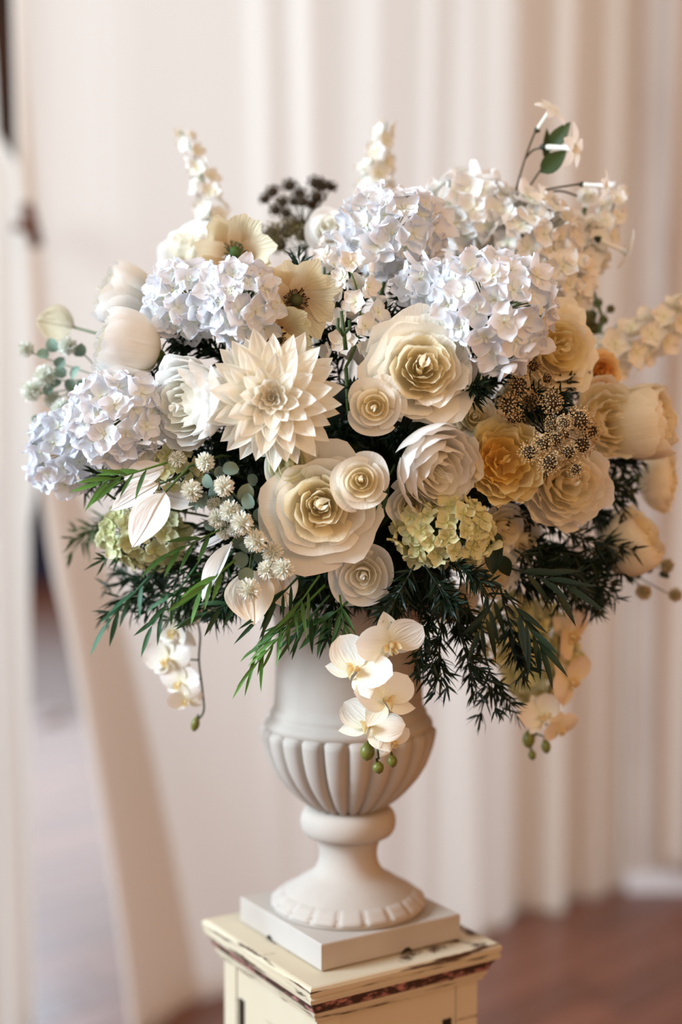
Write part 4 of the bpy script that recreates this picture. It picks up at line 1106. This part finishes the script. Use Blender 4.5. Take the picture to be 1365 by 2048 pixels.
umbel((610, 450), .05, [(531, 398, 12, 0, -.5, -.8), (546, 384, 14, 0, -.4, -.9), (566, 404, 13, -.01, -.3, -.8), (580, 372, 15, .01, -.2, -1), (600, 388, 14, 0, 0, -.9), (606, 404, 13, -.02, 0, -.8), (632, 367, 16, 0, .2, -1), (645, 372, 14, 0, .3, -1), (662, 374, 12, 0, .5, -.9), (552, 420, 13, -.01, -.4, -.8), (572, 426, 12, -.02, -.2, -.7), (590, 404, 12, 0, 0, -.9), (634, 394, 15, -.01, .2, -.9), (625, 410, 13, -.01, .1, -.9)], 'upper dark brown umbel standing against the drapes', srgb(62, 48, 24), srgb(74, 74, 38), 1.3)

# ------------------------------------------------------------------ trumpet flower twigs
def trumpet_parts():
    V, Fc, UV = lathe([(.07, 0), (.09, .1), (.08, .5), (.095, .85), (.16, 1.0), (.02, .98)], 8)
    tb = mesh('trumpet', V, Fc, M_WHITE, UV)
    V, Fc, UV = surf(3, 5, lambda u, v: (0.1 + 0.66 * v, u * .20 * math.sin(math.pi * (.12 + .82 * v)), 0.98 + .20 * v - .30 * v * v))
    return tb, mesh('lobe', V, Fc, M_WHITE, UV)
TB, LOBE = trumpet_parts()
CALX = mesh('calyx', *lathe([(.02, -.22), (.10, -.12), (.13, 0), (.03, .06)], 7)[:2], M_STEM)
DKG = srgb(34, 42, 24); TWG = srgb(74, 62, 40)
def trumpet_twig(stems, trumpets, leaves, label):
    a = P(stems[0][0][0], stems[0][0][1], stems[0][0][2])
    t = new_thing('trumpet_flower_twig', label, 'flower twig', Matrix.Translation(a))
    sticks = []
    for s in stems:
        pts = [P(*q) - a for q in s]
        # smooth
        sm = []
        for i in range(len(pts) - 1):
            p0, p1, p2, p3 = pts[max(i - 1, 0)], pts[i], pts[i + 1], pts[min(i + 2, len(pts) - 1)]
            for j in range(5):
                u = j / 5
                sm.append(0.5 * ((2 * p1) + (p2 - p0) * u + (2 * p0 - 5 * p1 + 4 * p2 - p3) * u * u + (3 * p1 - p0 - 3 * p2 + p3) * u ** 3))
        sm.append(pts[-1])
        sticks.append(tube(sm, 0.0012, 5))
    for s in sticks:
        obj('twig', mesh('twig', s[0], s[1], M_STEM, s[2]), t, color=TWG)
    rd = random.Random(9)
    for (x0, y0, x1, y1, Y, dY) in trumpets:
        b = P(x0, y0, Y); e = P(x1, y1, Y + dY); L = (e - b).length
        tr = obj('trumpet', TB, t, frame(b - a, (e - b).normalized(), L, rd.uniform(0, 6)), srgb(248, 246, 242))
        for k in range(5):
            obj('lobe', LOBE, tr, Matrix.Rotation(k * 1.2566, 4, 'Z') @ Matrix.Rotation(rd.uniform(-.1, .1), 4, 'Y'), srgb(248, 246, 242))
        obj('calyx', CALX, tr, None, DKG)
    for (x0, y0, x1, y1, Y, w_, up) in leaves:
        b = P(x0, y0, Y) - a; e = P(x1, y1, Y - .01) - a; L = (e - b).length
        obj('leaf', LEAF_OVAL[0], t, dirframe(b, e - b, Vector(up), L) @ Matrix.Diagonal((1, w_, 1, 1)), srgb(62, 74, 34))
    stem_to_urn(t, a, Vector((.2, 0, .8)).normalized(), 0.0016, TWG)
trumpet_twig([[(1035, 415, .0), (1065, 365, -.01), (1082, 340, -.02), (1088, 332, -.02)], [(1030, 390, 0), (1048, 325, -.01), (1072, 262, -.01), (1080, 264, -.01)], [(1052, 316, -.01), (1068, 300, -.01), (1090, 296, -.02)], [(1050, 392, 0), (1100, 378, -.01), (1160, 368, -.02)], [(1080, 388, 0), (1120, 382, 0), (1155, 392, 0)]],
             [(1076, 258, 1103, 218, -.01, -.016), (1092, 294, 1150, 296, -.02, -.02), (1166, 369, 1212, 371, -.02, -.01)],
             [(1082, 346, 1134, 300, -.02, .95, (0, -1, .1)), (1098, 302, 1141, 243, -.01, .8, (-.3, -1, .1)), (1090, 318, 1096, 256, -.005, .6, (.5, -1, .1))], 'upper twig with white trumpet flowers and dark leaves at the top right')
trumpet_twig([[(1035, 515, .0), (1080, 488, -.01), (1122, 465, -.02), (1130, 470, -.02)], [(1062, 500, 0), (1068, 480, -.01), (1075, 470, -.02)], [(1030, 520, 0), (1010, 480, 0), (1000, 470, 0)]],
             [(1046, 424, 1090, 404, -.01, -.02), (1200, 480, 1255, 505, .0, 0)],
             [(1073, 478, 1100, 417, -.02, 1.0, (.2, -1, .1))], 'lower brown twig with one dark leaf at the top right')
def lily_buds():
    for (px, py, r, lb) in ((1150, 445, 26, 'round white bud blossom left of its twin at the upper right'), (1185, 452, 25, 'round white bud blossom at the upper right beside the spike'), (1175, 392, 22, 'small white bud blossom hanging below the right trumpet flower')):
        flower('rose_a', px, py, r, -.2, -.3, 0.0, CW, lb, 'flower bud', name='bud_blossom')
lily_buds()

# ------------------------------------------------------------------ orchid sprays
def round_petal(L, W, cup, tip=0.0, mat=M_ORCH, bend=0.0, nu=7, nv=8):
    def fn(u, v):
        wp = W * (math.sin(math.pi * min(1, .06 + .94 * v)) ** (0.55 if tip == 0 else 0.8))
        if tip: wp = W * math.sin(math.pi * v ** .75) ** .85 if v < 1 else 0
        x = L * v
        return (x, u * wp, cup * (abs(u) ** 2) * wp + bend * v * v)
    V, Fc, UV = surf(nu, nv, fn)
    return mesh('petal', V, Fc, mat, UV)
OP = [round_petal(0.95, 0.50, c, bend=b) for c, b in ((-.25, -.1), (.1, .12), (.25, .25))]
OSP = [round_petal(0.85, 0.30, c, 1, bend=b) for c, b in ((.2, .05), (-.2, -.12))]
def lip_mesh():
    V, Fc, UV = surf(5, 6, lambda u, v: (0.08 + .24 * v, u * .11 * math.sin(math.pi * (.2 + .7 * v)), .06 + .22 * abs(u) ** 1.5 + .25 * v - .4 * v * v))
    c = tube([(0, 0, 0), (0.02, 0, .1), (.06, 0, .2)], [.06, .075, .05], 8)
    s1 = xf(surf(3, 4, lambda u, v: (.1 + .16 * v, .1 * u * math.sin(math.pi * (.2 + .8 * v)), .05 + .22 * v)), Matrix.Rotation(1.1, 4, 'Z'))
    s2 = xf(surf(3, 4, lambda u, v: (.1 + .16 * v, .1 * u * math.sin(math.pi * (.2 + .8 * v)), .05 + .22 * v)), Matrix.Rotation(-1.1, 4, 'Z'))
    V, Fc, UV = join([(V, Fc, UV), c, s1, s2])
    return mesh('bloom', V, Fc, M_LIP, UV)
M_LIP = petal_mat('orchid_lip', srgb(232, 180, 80), 0.7, 1.6, rough=0.4)
LIP = lip_mesh()
V, Fc, UV = lathe([(.03, -1), (.3, -.8), (.55, -.3), (.58, .2), (.4, .7), (.05, 1)], 9)
BUDM = mesh('bud', V, Fc, M_BUD)
def orchid_spray(stem, blooms, buds, label, col=srgb(250, 247, 240)):
    a = P(*stem[0])
    t = new_thing('orchid_spray', label, 'orchid', Matrix.Translation(a))
    pts = [P(*q) - a for q in stem]
    sm = []
    for i in range(len(pts) - 1):
        p0, p1, p2, p3 = pts[max(i - 1, 0)], pts[i], pts[i + 1], pts[min(i + 2, len(pts) - 1)]
        for j in range(5):
            u = j / 5
            sm.append(0.5 * ((2 * p1) + (p2 - p0) * u + (2 * p0 - 5 * p1 + 4 * p2 - p3) * u * u + (3 * p1 - p0 - 3 * p2 + p3) * u ** 3))
    sm.append(pts[-1])
    V, Fc, UV = tube(sm, 0.0012, 5)
    obj('stem', mesh('stem', V, Fc, M_STEM, UV), t, color=srgb(58, 70, 36))
    rd = random.Random(int(stem[0][0]))
    def nearest(c): return min(sm, key=lambda p: (p - c).length)
    for (px, py, rpx, Y, fx, fy, roll) in blooms:
        c = P(px, py, Y) - a; s = rpx * mpp(Y); n = facing(fx, fy)
        # local X of the bloom points down in the photo when roll = 0
        x = Vector((math.sin(roll), 0, -math.cos(roll))); x = (x - n * x.dot(n)).normalized(); y = n.cross(x)
        M = Matrix.Translation(c) @ Matrix((x, y, n)).transposed().to_4x4() @ Matrix.Scale(s, 4)
        b = obj('bloom', LIP, t, M, srgb(246, 236, 196))
        for k, (an, me) in enumerate(((math.pi, OSP[0]), (math.radians(62), OSP[1]), (-math.radians(62), OSP[0]))):
            obj('sepal', me, b, Matrix.Rotation(an, 4, 'Z') @ Matrix.Translation((.03, 0, -.04)) @ Matrix.Rotation(rd.uniform(-.15, .25), 4, 'Y'), (col[0] * .97, col[1] * .97, col[2] * .93, 1))
        for an in (math.radians(112), -math.radians(112)):
            obj('petal', OP[rd.randrange(3)], b, Matrix.Rotation(an, 4, 'Z') @ Matrix.Translation((.03, 0, .02)) @ Matrix.Rotation(rd.uniform(-.35, .15), 4, 'Y'), col)
        q = nearest(c); Mi = M.inverted()
        V, Fc, UV = tube([Mi @ q, Mi @ lerp(q, c - n * s * .2, .6), Vector((0, 0, -.05))], 0.0010 / s, 5)
        obj('flower_stalk', mesh('flower_stalk', V, Fc, M_STEM, UV), b, color=srgb(70, 84, 44))
    for (px, py, lpx, wpx, Y, lean) in buds:
        c = P(px, py, Y) - a; s = lpx * mpp(Y) / 2
        n = Vector((lean, 0, -1)).normalized()
        M = frame(c, n, s, 0) @ Matrix.Diagonal((wpx / lpx / .58, wpx / lpx / .58, 1, 1))
        b = obj('bud', BUDM, t, M, srgb(104, 106, 46))
        q = nearest(c - n * s); Mi = M.inverted()
        V, Fc, UV = tube([Mi @ q, Mi @ (c - n * s * 1.3), Vector((0, 0, -.9))], 0.0010 / s, 5)
        obj('bud_stalk', mesh('bud_stalk', V, Fc, M_STEM, UV), b, color=srgb(62, 72, 38))
    stem_to_urn(t, a, Vector((0, -.8, .3)).normalized(), 0.0016, srgb(58, 70, 36))
orchid_spray([(752, 1200, -.15), (758, 1290, -.185), (752, 1370, -.19), (758, 1440, -.185), (756, 1500, -.18), (758, 1518, -.18)],
             [(782, 1285, 78, -.205, .15, .25, .25), (716, 1340, 80, -.21, -.3, -.95, -.5), (770, 1402, 78, -.21, .2, -1.05, .3), (740, 1452, 74, -.205, -.2, -1.15, -.2), (785, 1484, 44, -.20, .8, .2, .5)],
             [(735, 1503, 40, 30, -.195, -.1), (757, 1535, 27, 24, -.195, .15), (785, 1522, 27, 22, -.195, .1)], 'white orchid spray hanging in front of the urn')
orchid_spray([(385, 1215, -.05), (400, 1265, -.05), (398, 1320, -.05), (405, 1380, -.05), (408, 1420, -.05), (398, 1438, -.05)],
             [(352, 1262, 58, -.06, -.7, .0, -.2), (338, 1318, 58, -.05, -.7, -.1, .2), (362, 1365, 52, -.05, -.6, .1, .0), (372, 1400, 40, -.06, -.2, .3, .2), (400, 1225, 46, -.07, .5, .4, .3)],
             [(391, 1448, 32, 18, -.05, -.25)], 'blurred white orchid spray hanging at the lower left', srgb(242, 236, 230))
orchid_spray([(1105, 1230, -.02), (1120, 1290, -.02), (1105, 1360, -.02), (1088, 1420, -.02), (1075, 1460, -.02), (1062, 1490, -.02)],
             [(1140, 1270, 66, -.02, .7, .1, .9), (1140, 1362, 62, -.02, .75, .0, .9), (1085, 1430, 52, -.03, -.2, -.4, .5), (1118, 1458, 46, -.02, .5, .3, .3)],
             [(1058, 1478, 38, 26, -.02, -.05), (1093, 1493, 30, 20, -.02, .1), (1065, 1510, 22, 17, -.02, .2)], 'orchid spray with brown buds hanging at the lower right', srgb(238, 222, 200))
print('objects', len(bpy.data.objects), 'planks', nb, 'tris', sum(sum(len(p.vertices) - 2 for p in m.polygons) for m in bpy.data.meshes))
